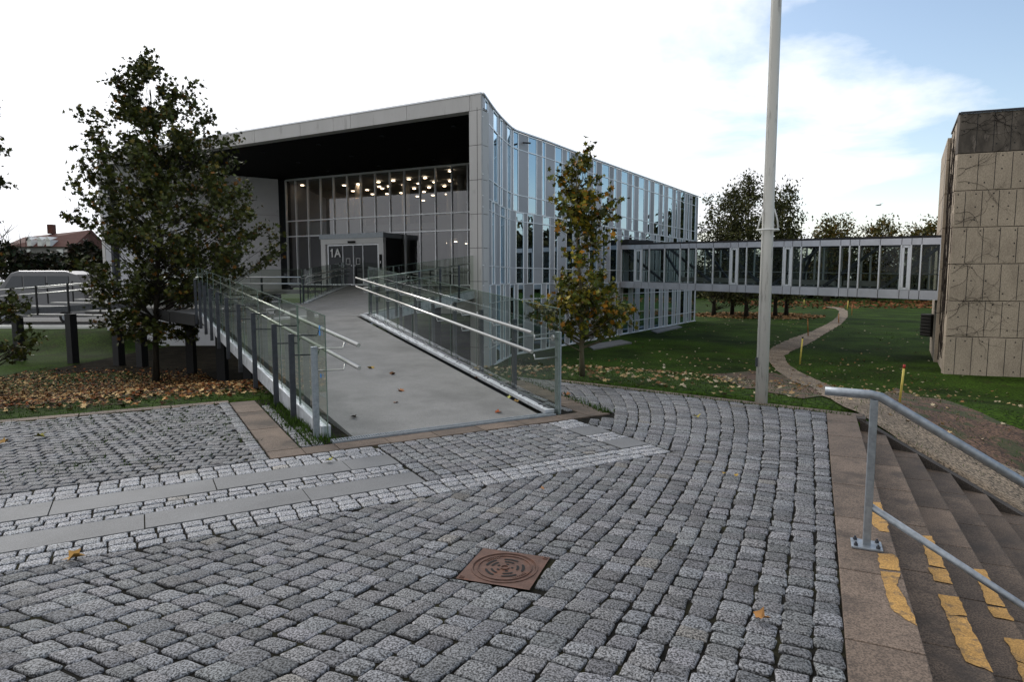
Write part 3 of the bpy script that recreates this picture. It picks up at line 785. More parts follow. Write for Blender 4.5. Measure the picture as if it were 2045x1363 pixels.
for x,y,z in((-5,18.5,.4),(-8.5,18.8,.4),(-11.0,22.0,.45),(-3.2,20,.6),(-6.5,24,.6),(-7,28,.8),(-3,26,.9)): mb=MB(); mb.box((x,y,(z-1.7)/2),(.25,.25,z+1.7)); mb.build('support',m_dark,ld)
for t in(.35,.6,.85):
    q=rpt(RL0,RL1,t,.9,0); mb=MB(); mb.box((q.x,q.y,(q.z-1.8)/2-.05),(.2,.2,q.z+1.6)); mb.build('support',m_dark,rp)
# ------------------------------------------------------------------ side stairs at the left
ss=thing('side_stairs','wide outdoor stairs with pale treads on dark pillars at the far left of the landing','stairs',(-17,25,0))
SA_,SB_=V((-13.6,23.6)),V((-22.5,26.6))
mb=MB(); mb.bar((SA_.x,SA_.y,.70),(SB_.x,SB_.y,.13),.12,.22); mb.build('front_beam',m_galvd,ss)
for i in range(9):
    y0=i*.74; mb=MB(); zz=.24+i*.122
    a=V((-21.8+i*.55,26.0+y0)); b=V((-14.0-.0*i,24.3+y0)); 
    mb.prism([tuple(a),tuple(b),(b.x,b.y+.42),(a.x,a.y+.42)],zz-.05,zz); mb.build('tread',m_tread,ss)
ds=(SB_-SA_).normalized()
for t in(0,.12,.37,.68,.86,1.0):
    q=SA_.lerp(SB_,t); z=.62-.57*t; mb=MB(); mb.box((q.x,q.y-.02,(z-.12-1.9)/2),(.28,.28,z-.12+1.9),math.atan2(ds.y,ds.x)); mb.build('pillar',m_dark,ss)
for t in(.02,.15,.37,.55,.70,.80,.9,1.0):
    q=SA_.lerp(SB_,t); z=.62-.57*t; mb=MB(); mb.bar((q.x,q.y-.08,z-.1),(q.x,q.y-.08,z+1.05),.06,.04); mb.build('post',m_dark,ss)
for z in(.75,1.0):
    mb=MB(); mb.tube([(SA_.x,SA_.y-.05,.62+z),(SB_.x,SB_.y-.05,.05+z)],.024,8); mb.build('handrail',m_steel,ss)
    mb=MB(); mb.tube([(-14,31.6,1.15+z-.1),(-25,34.2,.2+z-.1)],.026,8); mb.build('handrail',m_steel,ss)
for k in range(7): mb=MB(); x=-15-k*1.6; z=1.1-.09*(k+.6)*1.0; y=31.8+(-14-x)*.236; mb.bar((x,y,z-.2),(x,y,z+.9),.06,.04); mb.build('post',m_dark,ss)
# ------------------------------------------------------------------ main building
bd=thing('modern_building','large modern building with curved metal and glass facade and a black recessed entrance','building',(-1,22,-1.6))
ZT,ZB=7.75,-1.65
FA,FL=V((-1.0,22.05)),V((-20.6,32.85))
fac=[V((-.98,22.05)),V((-.55,24.7)),V((-.02,27.0)),V((.35,27.75)),V((1.38,29.3)),V((2.85,31.7)),V((4.95,35.05)),V((14.0,49.3))]
# smooth polyline -> arc length
pl=[]
for i in range(len(fac)-1):
    p0,p1,p2,p3=fac[max(i-1,0)],fac[i],fac[i+1],fac[min(i+2,len(fac)-1)]
    k=max(2,int((p2-p1).length/.4))
    for j in range(k):
        t=j/k
        if i==len(fac)-2: pl.append(p1.lerp(p2,t)); continue
        pl.append(.5*((2*p1)+(p2-p0)*t+(2*p0-5*p1+4*p2-p3)*t*t+(3*p1-p0-3*p2+p3)*t**3) if i<len(fac)-2 else p1.lerp(p2,t))
pl.append(fac[-1]); cum=[0.]
for i in range(len(pl)-1): cum.append(cum[-1]+(pl[i+1]-pl[i]).length)
ST=cum[-1]
def fp(s):
    s=max(0,min(ST,s))
    for i in range(len(pl)-1):
        if cum[i+1]>=s: t=(s-cum[i])/max(1e-6,cum[i+1]-cum[i]); return pl[i].lerp(pl[i+1],t)
    return pl[-1]
def s_of_px(px,z=6.5):
    lo,hi=0.,ST
    f=lambda s:(lambda p: CX+F*p.x/(p.y*c_-(z-ZC)*s_))(fp(s))
    for _ in range(30):
        m_=(lo+hi)/2
        if f(m_)<px: lo=m_
        else: hi=m_
    return lo
# roof
bl=V((-9.,62.)); ll=V((-26,42))
def rim(z): return None
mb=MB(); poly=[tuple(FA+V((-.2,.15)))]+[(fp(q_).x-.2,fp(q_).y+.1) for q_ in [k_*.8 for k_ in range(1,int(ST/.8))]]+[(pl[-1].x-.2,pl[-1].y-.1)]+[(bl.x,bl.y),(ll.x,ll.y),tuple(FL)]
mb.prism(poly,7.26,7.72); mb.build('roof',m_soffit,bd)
mb=MB(); 
for i in range(len(pl)-1):
    a,b=pl[i],pl[i+1]; mb.bar((a.x,a.y,ZT),(b.x,b.y,ZT),.14,.05)
mb.bar((FA.x,FA.y,ZT),(FL.x,FL.y,ZT),.14,.05); mb.build('roof_edge',m_aluf,bd)
fd=(FL-FA).normalized(); fn=V((-fd.y,fd.x)); fn=-fn if fn.y>0 else fn    # outward, towards camera
Ltot=(FL-FA).length
# fascia panels
mb=MB(); x=.45; x0=0
for x1 in [.46]+[.46+2.62*k for k in range(1,8)]+[Ltot]:
    a=FA+fd*(x0+.008)+fn*.05; b=FA+fd*(x1-.008)+fn*.05
    mb.prism([tuple(a),tuple(b),tuple(b-fn*.06),tuple(a-fn*.06)],7.22,7.72); x0=x1
mb.build('fascia',m_fascia,bd)
mb=MB(); mb.prism([tuple(FA+fn*.0),tuple(FL),tuple(FL-fn*.4),tuple(FA-fn*.4)],7.24,7.262); mb.build('soffit_edge',m_fascia,bd)
# corner column, in stacked panels
mb=MB(); z=7.215; hs=1.135
while z>ZB:
    z2=max(z-hs,ZB)
    a=FA+fd*.0+fn*.05; b=FA+fd*.47+fn*.05
    mb.prism([tuple(a),tuple(b),tuple(b-fn*.5),tuple(a-fn*.5)],z2+.008,z-.008); z=z2
mb.build('corner_column',m_fascia,bd)
mb=MB(); a=FA+fn*.03+fd*.02; b=FA+fn*.03+fd*.45; mb.prism([tuple(a),tuple(b),tuple(b-fn*.4),tuple(a-fn*.4)],ZB,7.3); mb.build('column_core',m_seam,bd)
# left end column
mb=MB(); z=7.215
while z>ZB:
    z2=max(z-hs,ZB); a=FL; b=FL-fd*.45
    mb.prism([tuple(a+fn*.05),tuple(b+fn*.05),tuple(b-fn*.4),tuple(a-fn*.4)],z2+.008,z-.008); z=z2
mb.build('end_column',m_fascia,bd)
mb=MB(); mb.prism([tuple(FL-fd*.6+fn*.0),tuple(FL-fd*.85),tuple(FL-fd*.85-fn*.3),tuple(FL-fd*.6-fn*.3)],ZB,7.2); mb.build('drain_pipe_box',m_galvd,bd)
# long facade: windows as three storeys, cladding between
Apx=[(968.4,974),(985,994),(999,1003),(1012.5,1020),(1025,1035),(1055,1071.6),(1082.5,1089),(1108,1122),(1131.7,1138)]
A=[(s_of_px(a),s_of_px(b)) for a,b in Apx]
s=A[-1][1]
# continue with the alternating rhythm
s=A[-2][0]; per=None
while True:
    s+=2.62
    if s>ST-.6: break
    A.append((s,min(s+.92,ST-.1)))
    if s+1.62<ST-.5: A.append((s+1.56,s+1.94))
def shift(I,d): return sorted([(a+d,b+d) for a,b in I if a+d>.25 and b+d<ST-.12])
floors=[(A,[(4.46,5.10),(5.16,6.98),(7.04,7.66)],0),(shift(A,1.22),[(1.44,2.06),(2.12,4.02),(4.08,4.40)],1),(shift(A,.45),[(-1.55,-.92),(-.86,.72),(.78,1.38)],2)]
clad=MB(); fr=MB(); 
def fquad(mb,s0,s1,z0,z1,off,col=None,th=.0):
    a,b=fp(s0),fp(s1); d=(b-a).normalized(); nn=V((d.y,-d.x)); a=a+nn*off; b=b+nn*off
    if th:
        mb.prism([tuple(a),tuple(b),tuple(b-nn*th),tuple(a-nn*th)],z0,z1,col)
    else: mb.add([(a.x,a.y,z0),(b.x,b.y,z0),(b.x,b.y,z1),(a.x,a.y,z1)],[(0,1,2,3)],col)
for W,rows,fl in floors:
    prev=.0
    for (s0,s1) in W+[(ST,ST)]:
        # cladding run prev..s0
        if s0-prev>.05:
            n=max(1,round((s0-prev)/1.1)) if s0>5 else max(1,round((s0-prev)/.5))
            for k in range(n):
                c0=prev+(s0-prev)*k/n; c1=prev+(s0-prev)*(k+1)/n
                for z0,z1 in rows:
                    kk=random.uniform(.82,1.08) if random.random()<.8 else .68
                    fquad(clad,c0+.006,c1-.006,z0-.025,z1+.025,.0,(kk,kk*1.0,kk*1.02),.05)
        if s1>s0:
            wn=MB()
            for z0,z1 in rows: fquad(wn,s0+.0,s1-.0,z0+.0,z1-.0,-.012)
            wo=wn.build('window',m_gwin,bd)
            f=MB()
            for ss_ in(s0,s1): a=fp(ss_); f.box((a.x,a.y,(rows[0][0]+rows[2][1])/2),(.03,.03,rows[2][1]-rows[0][0]+.06),.5)
            a,b=fp(s0),fp(s1)
            for z in(rows[0][0]-.01,(rows[0][1]+rows[1][0])/2,(rows[1][1]+rows[2][0])/2,rows[2][1]+.01): f.bar((a.x,a.y,z),(b.x,b.y,z),.05,.045)
            f.build('frame',m_aluf,wo)
        prev=s1
clad.build('cladding',m_alu,bd)
for W,rows,fl in floors:
    for z in(rows[0][0]-.035,(rows[0][1]+rows[1][0])/2,(rows[1][1]+rows[2][0])/2):
        mb=MB()
        for i in range(len(pl)-1):
            a,b=pl[i],pl[i+1]; mb.bar((a.x,a.y,z),(b.x,b.y,z),.03,.028)
        mb.build('facade_rail',m_aluf,bd)
mb=MB()
for i in range(len(pl)-1):
    a,b=pl[i],pl[i+1]; d=(b-a).normalized(); nn=V((d.y,-d.x)); a=a-nn*.09; b=b-nn*.09
    mb.prism([tuple(a),tuple(b),tuple(b-nn*.1),tuple(a-nn*.1)],ZB-.3,7.3)
mb.build('facade_backing',m_seam,bd)
mb=MB()
for i in range(len(pl)-1):
    a,b=pl[i],pl[i+1]; mb.bar((a.x,a.y,-1.62),(b.x,b.y,-1.62),.12,.10)
mb.build('plinth',m_aluf,bd)
# back and left walls
mb=MB(); mb.prism([tuple(pl[-1]),tuple(bl),(bl.x-.2,bl.y-.3),(pl[-1].x-.2,pl[-1].y-.3)],ZB,7.3); mb.prism([tuple(FL),tuple(ll),(ll.x+.4,ll.y),(FL.x+.4,FL.y+.3)],ZB,7.3); mb.build('rear_wall',m_fascia,bd)
# pale recess wall at the left and basement wall under the landing
WL,WR=V((-20.2,32.4)),V((-13.25,37.3))
mb=MB(); dd=(WR-WL).normalized(); nn=V((dd.y,-dd.x)); n=5
for k in range(n):
    for z0,z1 in((1.0,3.1),(3.1,5.2),(5.2,7.24)):
        a=WL.lerp(WR,k/n)+dd*.01; b=WL.lerp(WR,(k+1)/n)-dd*.01; mb.prism([tuple(a),tuple(b),tuple(b-nn*.15),tuple(a-nn*.15)],z0+.01,z1-.01)
mb.build('recess_wall',m_wallw,bd)
mb=MB(); mb.prism([tuple(WL-nn*.16),tuple(WR-nn*.16),tuple(WR-nn*.5),tuple(WL-nn*.5)],ZB,7.26); mb.build('wall_core',m_seam,bd)
mb=MB()
for k in range(4): mb.prism([(-19.6+k*1.85,31.2),(-17.77+k*1.85,31.2),(-17.77+k*1.85,31.5),(-19.6+k*1.85,31.5)],-1.66,.82)
mb.build('basement_wall',m_wallw,bd)
mb=MB(); mb.prism([(-20.2,31.2),(-12,31.2),(-10.2,34.5),(-13.2,37.2),(-20.2,32.8)],.86,1.02); mb.build('terrace_slab',m_fascia,bd)
# glazed entrance front
KA,KB=V((-12.93,37.66)),V((1.4,30.48)); kd_=(KB-KA).normalized(); km=V((-kd_.y,kd_.x)); km=-km if km.y>0 else km
cwpx=[573,592.5,616.5,642,668,695,722,750.6,780,809,839.6,870.5,903,935,966]
tt=[on_line(p,KA,KB,5.)*(KB-KA).length for p in cwpx]
# side pier of the glazing
q=KA-kd_*1.5; mb=MB(); mb.prism([tuple(KA),tuple(q),tuple(q-km*.3),tuple(KA-km*.3)],1.0,7.26); mb.build('pier',m_galvd,bd)
cw=MB()
tops=[1.28,4.03,4.90,7.22]
for x in tt:
    p=KA+kd_*x; cw.box((p.x,p.y,(1.28+7.22)/2),(.05,.14,5.94),math.atan2(kd_.y,kd_.x))
cwo=cw.build('mullions',m_aluf,bd)
mb=MB(); 
for z in(4.03,4.90): mb.bar((*(KA+km*.03),z),(*(KB+km*.03),z),.10,.06)
mb.bar((*KA,7.22),(*KB,7.22),.12,.10); mb.bar((*KA,1.30),(*KB,1.30),.12,.08); mb.build('transoms',m_aluf,bd)
for i in range(len(tt)-1):
    mb=MB()
    for z0,z1 in zip(tops,tops[1:]):
        a=KA+kd_*(tt[i]+.025); b=KA+kd_*(tt[i+1]-.025); mb.add([(a.x,a.y,z0+.03),(b.x,b.y,z0+.03),(b.x,b.y,z1-.03),(a.x,a.y,z1-.03)],[(0,1,2,3)])
    mb.build('glazing',m_gcur,bd)
# interior: floors, white upstand of the gallery, back wall, columns, desks
LK=(KB-KA).length
def K(x,dep,z=None): p=KA+kd_*x-km*dep; return (p.x,p.y) if z is None else (p.x,p.y,z)
mb=MB(); mb.prism([K(-.3,.1),K(LK,.1),K(LK,13),K(-.3,13)],1.1,1.26); mb.prism([K(-.3,1.6),K(LK,1.6),K(LK,13),K(-.3,13)],4.05,4.28); mb.build('interior_floor',m_floor,bd)
mb=MB(); mb.prism([K(0,1.45),K(4.4,1.45),K(4.4,1.6),K(0,1.6)],4.1,4.95); mb.prism([K(4.4,1.5),K(9.6,1.5),K(9.6,1.6),K(4.4,1.6)],4.30,4.62); mb.prism([K(9.2,1.35),K(12.5,1.35),K(12.5,1.6),K(9.2,1.6)],4.15,4.95)
mb.prism([K(0,3.2),K(2.6,3.2),K(2.6,3.4),K(0,3.4)],4.28,5.2)
for x in(1.6,2.9,11.6): mb.box(K(x,3.0,5.4),(.15,.15,1.6))
mb.build('gallery_front',m_intw,bd)
mb=MB(); mb.prism([K(-.3,13),K(LK,13),K(LK,13.2),K(-.3,13.2)],1.2,7.26); mb.prism([K(-.4,.3),K(-.3,.3),K(-.3,13),K(-.4,13)],1.2,7.26); mb.build('interior_wall',mat('interior grey wall',(.30,.30,.31),.8,var=.2,vs=.5),bd)
mb=MB()
for x in(3.2,6.6,10.2):
    for dep in(2.4,7): mb.tube([K(x,dep,1.26),K(x,dep,7.2)],.2,12)
mb.build('interior_column',m_intw,bd)
def lampd(px,py,z):
    while z>1.8:
        g=G(px,py,z); q=V((g.x,g.y)); dep=-(q-KA).dot(km)
        if dep<12.2: break
        z-=.06
    if dep<.15: return
    mb=MB(); mb.disc((g.x,g.y,z-.0),(0,0,1),.10,12,.04); mb.build('ceiling_lamp',m_lamp,bd)
z4=lambda x,y:(460+x/3.2455,170+y/3.2455)
for x,y in((828,597),(930,585),(1056,623),(1157,613),(1255,553),(1147,567),(1262,605),(1288,666),(1192,674),(1387,658),(1425,625),(1487,650),(1490,702),(1028,575),(1322,632),(1425,561),(960,632)): lampd(*z4(x,y),7.0)
for x,y in((829,645),(887,683),(466,652),(482,680),(738,653),(985,673),(1108,702),(1016,708),(1255,695),(1220,641),(1122,650),(921,710),(1402,710),(1313,717),(490,745),(795,690),(965,661),(1420,723),(1250,751),(1212,724),(830,714),(1027,659)): lampd(*z4(x,y),7.05)
for x,y in((1410,1027),(1460,1018),(1491,1010),(1532,1030),(493,1037)): lampd(*z4(x,y),3.9)
mb=MB(); mb.prism([K(-.3,.2),K(LK-.3,.2),K(LK-2,12.9),K(-.3,12.9)],7.10,7.2); mb.build('interior_ceiling',m_intw,bd)
# entrance portal
DB=V((-6.47,32.78)); kang=math.atan2(kd_.y,kd_.x)
def D(x,dep): p=DB-kd_*(4.11-x)-km*dep; return p
po=MB()
def dbox(mb,x0,x1,z0,z1,d0,d1,col=None): mb.prism([tuple(D(x0,d0)),tuple(D(x1,d0)),tuple(D(x1,d1)),tuple(D(x0,d1))],z0,z1,col)
dbox(po,0,.30,1.28,3.62,0,.2); dbox(po,3.79,4.11,1.28,3.62,0,.2); dbox(po,0,4.11,3.42,3.70,-.01,.2)
po.build('door_surround',mat('white door surround',(.8,.8,.8),.6),bd)
mb=MB(); dbox(mb,-.05,4.16,3.70,3.95,-.06,1.5); mb.build('porch_roof',m_galv,bd)
for xx in(4.03,0): mb=MB(); dbox(mb,xx,xx+.08,1.28,3.7,.21,1.5); mb.build('porch_side',m_dark,bd)
dx=[.42,1.42,2.12,2.74,3.72]
for i in range(4):
    a0,a1=dx[i]+.03,dx[i+1]-.03; mb=MB(); p,q=D(a0,.10),D(a1,.10); mb.add([(p.x,p.y,1.34),(q.x,q.y,1.34),(q.x,q.y,3.36),(p.x,p.y,3.36)],[(0,1,2,3)])
    dr=mb.build('door' if i in(1,2) else 'side_glazing',m_gwin2 if False else glassmat('door glass',-.015,(.02,.02,.022)) if i==0 else bpy.data.materials['door glass'],bd)
    f=MB()
    for xx in(dx[i],dx[i+1]-.0): 
        dbox(f,xx-.03,xx+.03,1.29,3.40,.07,.13)
    dbox(f,dx[i]+.031,dx[i+1]-.031,1.29,1.35,.072,.128); dbox(f,dx[i]+.031,dx[i+1]-.031,3.345,3.40,.072,.128)
    f.build('frame',m_aluf,dr)
    if i in(1,2):
        f=MB(); c0=(a0+a1)/2
        for u0,u1,v0,v1 in((c0-.13,c0+.13,2.66,2.68),(c0-.13,c0+.13,2.36,2.38),(c0-.13,c0-.11,2.38,2.66),(c0+.11,c0+.13,2.38,2.66)): dbox(f,u0,u1,v0,v1,.06,.07)
        f.build('sticker',m_sign,dr)
        f=MB(); e=a1-.08 if i==1 else a0+.08; dbox(f,e-.02,e+.02,2.28,2.33,.03,.07); f.build('handle',m_aluf,dr)
mb=MB(); dbox(mb,1.9,2.35,3.46,3.56,-.10,-.012); mb.build('door_sensor',m_black,bd)
mb=MB(); dbox(mb,3.88,4.02,2.05,2.85,-.05,-.012); mb.build('entry_phone',m_black,bd)
mb=MB(); dbox(mb,3.92,3.97,2.4,2.52,-.055,-.049); mb.build('phone_label',m_sign,bd)
tx=bpy.data.curves.new('house_number','FONT'); tx.body='1A'; tx.size=.62; tx.align_x='CENTER'; tx.align_y='CENTER'; tx.extrude=.006; tx.offset=.012
to=bpy.data.objects.new('tmp',tx); C.objects.link(to); bpy.context.view_layer.update()
me=bpy.data.meshes.new_from_object(to); bpy.data.objects.remove(to)
mx0=min(v.co.x for v in me.vertices); mxy=max(v.co.y for v in me.vertices)
one=[v.co.x for v in me.vertices if v.co.x<mx0+.16]; x1_=min(one)+.5*(max(one)-min(one))
me2=MB(); me2.v=[tuple(v.co) for v in me.vertices]; me2.f=[tuple(p.vertices) for p in me.polygons]; me2.sm=[False]*len(me2.f)
me2.bar((x1_-.11,mxy-.13,0),(x1_+.01,mxy-.035,0),.055,.014); me=bpy.data.meshes.new('house_number'); me.from_pydata(me2.v,[],me2.f); me.update()
me.materials.append(m_sign); no=bpy.data.objects.new('house_number',me); C.objects.link(no)
p=D(.93,.05); no.matrix_world=Matrix.Translation((p.x,p.y,2.95))@Matrix.Rotation(kang,4,'Z')@Matrix.Rotation(PI/2,4,'X')
mw=no.matrix_world.copy(); no.parent=bd; no.matrix_parent_inverse=Matrix.Translation(bd.location).inverted(); no.matrix_basis=mw
for i in range(4):
    for j in range(3):
        q=FA+fd*(2.2+i*3.4+j*.6)-fn*(1.6+j*2.6)
        mb=MB(); mb.disc((q.x,q.y,7.215),(0,0,1),.09,10,.04); mb.build('soffit_light',m_galvd,bd)
# cctv / small lamp on roof facade
for px,py in((1045,272),(1377,391)):
    s=s_of_px(px); a=fp(s); mb=MB(); mb.bar((a.x,a.y,7.35),(a.x+.3,a.y-.15,7.3),.07,.06); mb.build('outdoor_lamp',m_galvd,bd)
# ------------------------------------------------------------------ glass bridge
gb=thing('glass_bridge','elevated glazed footbridge with silver edging between the metal building and the concrete tower','footbridge',(11,30,.8))
s_l=s_of_px(1240,2.5); BA=fp(s_l)+V((.02,0)); BB=G(1884,474,3.22); BB=V((BB.x,BB.y)); bdv=(BB-BA).normalized(); bn=V((-bdv.y,bdv.x)); bn=bn if bn.y>0 else -bn; BLn=(BB-BA).length; BD=2.3
def zt_(x): t=x/BLn; return 3.55+(3.22-3.55)*t
def zb_(x): t=x/BLn; return 1.12+(.80-1.12)*t
def bp(x,dep,z): p=BA+bdv*x+bn*dep; return V((p.x,p.y,z))
def bseg(mb,x0,x1,d0,d1,za0,za1,zb0,zb1,col=None):
    """box between x0..x1; za = bottoms at both ends, zb = tops"""
    v=[bp(x0,d0,za0),bp(x1,d0,za1),bp(x1,d1,za1),bp(x0,d1,za0),bp(x0,d0,zb0),bp(x1,d0,zb1),bp(x1,d1,zb1),bp(x0,d1,zb0)]
    mb.add(v,[(3,2,1,0),(4,5,6,7),(0,1,5,4),(1,2,6,5),(2,3,7,6),(3,0,4,7)],col)
bpx=[1200+x/2.921 for x in(118,198,240,283,372,463,512,555,655,755,800,850,958,1065,1115,1168,1275,1395,1450,1505,1625,1750,1808,1867,1980)]
bx=[max(0,on_line(p,BA,BB,2.2)*BLn) for p in bpx]
mb=MB(); bseg(mb,-1.5,BLn+.3,-.04,BD+.05,zt_(0)-.0,zt_(BLn)-.0,zt_(0)+.10,zt_(BLn)+.08); mb.build('roof',m_roof,gb)
m_bp=mat('silver bridge panel',(.62,.62,.66),.38,.7,var=.12,vs=1.5)
for d0,d1 in((-.03,.02),(BD-.02,BD+.03)):
    for lo in(1,0):
        mb=MB()
        for x0,x1 in zip([0]+bx[1:],bx[1:]):
            if lo: bseg(mb,x0+.012,x1-.012,d0,d1,zb_(x0),zb_(x1),zb_(x0)+.36,zb_(x1)+.36)
            else: bseg(mb,x0+.012,x1-.012,d0,d1,zt_(x0)-.27,zt_(x1)-.27,zt_(x0)-.01,zt_(x1)-.01)
        mb.build('edge_panels',m_bp,gb)
mb=MB(); bseg(mb,-.5,BLn,.03,BD-.03,zb_(0)+.02,zb_(BLn)+.02,zb_(0)+.34,zb_(BLn)+.34); mb.build('floor',m_roof,gb)
mb=MB(); bseg(mb,-.5,BLn,.03,BD-.03,zt_(0)-.25,zt_(BLn)-.25,zt_(0)-.02,zt_(BLn)-.02); mb.build('ceiling',m_dark,gb)
fw={1,9,13,21}
for dep,nm in((0.,0),(BD,1)):
    for i,x in enumerate([0.03]+bx[1:]):
        mb=MB(); w_=.05
        bseg(mb,x-w_/2,x+w_/2,dep-.06,dep+.03,zb_(x)+.36,zb_(x)+.36,zt_(x)-.27,zt_(x)-.27); mb.build('mullion',m_aluf,gb)
    for i in range(len(bx)-1):
        x0,x1=bx[i]+.03,bx[i+1]-.03; mb=MB(); p=[bp(x0,dep,zb_(x0)+.37),bp(x1,dep,zb_(x1)+.37),bp(x1,dep,zt_(x1)-.28),bp(x0,dep,zt_(x0)-.28)]
        mb.add(p,[(0,1,2,3)]); gp=mb.build('window_pane',m_gbr,gb)
        if i in fw and dep==0:
            mb=MB(); ww=.09
            for x in(x0+ww/2,x1-ww/2): bseg(mb,x-ww/2,x+ww/2,-.05,.02,zb_(x)+.40,zb_(x)+.40,zt_(x)-.31,zt_(x)-.31)
            bseg(mb,x0,x1,-.05,.02,zb_(x0)+.37,zb_(x1)+.37,zb_(x0)+.45,zb_(x1)+.45); bseg(mb,x0,x1,-.05,.02,zt_(x0)-.38,zt_(x1)-.38,zt_(x0)-.29,zt_(x1)-.29)
            mb.build('vent_frame',m_aluf,gp)
def bx_of(zx): return on_line(1200+zx/2.921,BA,BB,2.2)*BLn
for zx0,zx1 in((120,355),(230,350),(385,645),(480,630),(685,925),(1270,990),(1120,1040),(1620,1290),(1975,1640)):
    x0,x1=bx_of(zx0),bx_of(zx1)
    for dep in((.22,) if zx0 in(120,385,685,1270,1620,1975) else (BD-.2,)):
        mb=MB(); mb.bar(bp(x0,dep,zt_(x0)-.28),bp(x1,dep,zb_(x1)+.40),.11,.11); mb.build('diagonal_brace',m_galvd,gb)
mb=MB()
for dep in(.12,BD-.12): mb.tube([bp(0,dep,zb_(0)+1.0),bp(BLn,dep,zb_(BLn)+1.0)],.018,6)
mb.build('inner_handrail',m_galv,gb)
mb=MB()
for x0,x1 in((2.5,7.2),(8.6,11),(11.4,BLn-3)): bseg(mb,x0,x1,BD-.35,BD-.2,zb_(x0)+.42,zb_(x1)+.42,zb_(x0)+.66,zb_(x1)+.66)
mb.build('radiator',m_intw,gb)
mb=MB(); q=bp(-.2,BD/2,3.8); mb.box((q.x,q.y,3.72),(1.4,BD,.22),math.atan2(bdv.y,bdv.x)); mb.build('roof_joint',m_roof,gb)
# ------------------------------------------------------------------ concrete tower
ct=thing('concrete_tower','weathered board-marked concrete building block at the right end of the footbridge','building',(15,22,-1.6))
C0=V((14.87,22.08)); CD=V((.939,-.344)).normalized(); C1=V((16.95,26.0)); C2=V((16.35,26.2)); 
CB0=G(1884,746,-1.6); C0=V((CB0.x,CB0.y)); zc1=YP(1921,227,C0.y).z
t1=G(1901.5,268,zc1); C1=V((t1.x,t1.y))
t2=G(1880,316,zc1-.1); C3=V((t2.x,t2.y)); C2=C1+V((-.12,.05))
joints=[-1.62,-.50,.70,1.93,3.18,4.42,5.66,zc1]
jpy=[751,676,602.5,526.8,451.5,376,299,222]
joints=[YP(1960,y,C0.y-.7).z for y in jpy]; joints[0]=-1.75; joints[-1]=zc1
def wallrun(mb,A,B,th,zs,g=.012,cut=None):
    d=(B-A).normalized(); nn=V((d.y,-d.x))
    for i in range(len(zs)-1): mb.prism([tuple(A),tuple(B),tuple(B-nn*th),tuple(A-nn*th)],zs[i]+g,zs[i+1]-g)
CE=C0+CD*10
mb=MB(); wallrun(mb,C0,CE,.3,joints[:-1]+[joints[-2]+.001][:0],.010)
mb.build('front_wall',m_conc,ct,.012)
mb=MB(); wallrun(mb,C0,CE,.3,joints[-2:],.010); mb.build('top_band',m_concd,ct,.012)
mb=MB(); wallrun(mb,C1,C0+(C1-C0).normalized()*.12,.3,joints,.010); mb.build('side_wall',m_conc,ct,.012)
mb=MB(); wallrun(mb,C3,C2,.3,[-1.75,.3,2.,3.55,4.85,6.1,zc1-.12],.010); mb.build('rear_block',m_conc,ct,.012)
mb=MB(); nn_=V((CD.y,-CD.x)); a=C0-nn_*.04+CD*.04; b=CE-nn_*.04
mb.prism([tuple(a-nn_*.0),tuple(b),tuple(b-nn_*12),tuple(C1+V((12,9))),tuple(C3+V((.3,0))),tuple(C2+V((.3,0))),tuple(C1+V((.06,0)))],-1.8,zc1-.06); mb.build('core',m_seam,ct)
mb=MB(); mb.bar((*(C0+nn_*.02),zc1+.02),(*(CE+nn_*.02),zc1+.02),.10,.05); mb.bar((*C1,zc1+.02),(*C0,zc1+.02),.08,.05); mb.build('coping',m_galvd,ct)
mb=MB()
for r in range(7):
    z0,z1=joints[r],joints[r+1]; x=.12+.22*(r%2)
    while x<9.5:
        for f in(.2,.55,.9):
            if random.random()<.25: continue
            q=C0+CD*(x+.03*math.sin(x*9+r))+nn_*.003; mb.disc((q.x,q.y,z0+(z1-z0)*f),(nn_.x,nn_.y,0),.024,8)
        x+=.47
    x=.30+.2*((r*3)%4)/2
    while x<9.5:
        q=C0+CD*x+nn_*.003; d=CD*.009; mb.add([(q.x-d.x,q.y-d.y,z0+.03),(q.x+d.x,q.y+d.y,z0+.03),(q.x+d.x,q.y+d.y,z1-.03),(q.x-d.x,q.y-d.y,z1-.03)],[(0,1,2,3)]); x+=.47*(1 if r else 1)
mb.build('tie_holes',m_seam,ct)
mb=MB(); q=C1.lerp(C3,.12); mb.bar((q.x-.05,q.y,-1.7),(q.x-.05,q.y,zc1-.3),.12,.12); mb.build('drain_pipe',m_galvd,ct)
q=TP(1862,700); vb=V((C3.x-.28,C3.y-2.2)); qq=YP(1858,650,27.5)
mb=MB(); mb.box((qq.x,qq.y,qq.z),(.42,.7,.95)); 
for k in range(7): mb.box((qq.x-.02,qq.y-.02,qq.z-.42+k*.14),(.46,.72,.03))
mb.build('vent_box',mat('rusty dark vent',(.035,.03,.025),.7,.3),ct,.01)
mb=MB()
for k in range(3):
    q=C0+CD*(2.6+.1*k); mb.tube([(q.x,q.y+.3,zc1),(q.x,q.y+.3,zc1+.2)],.03,6)
mb.build('roof_vent',m_galvd,ct)
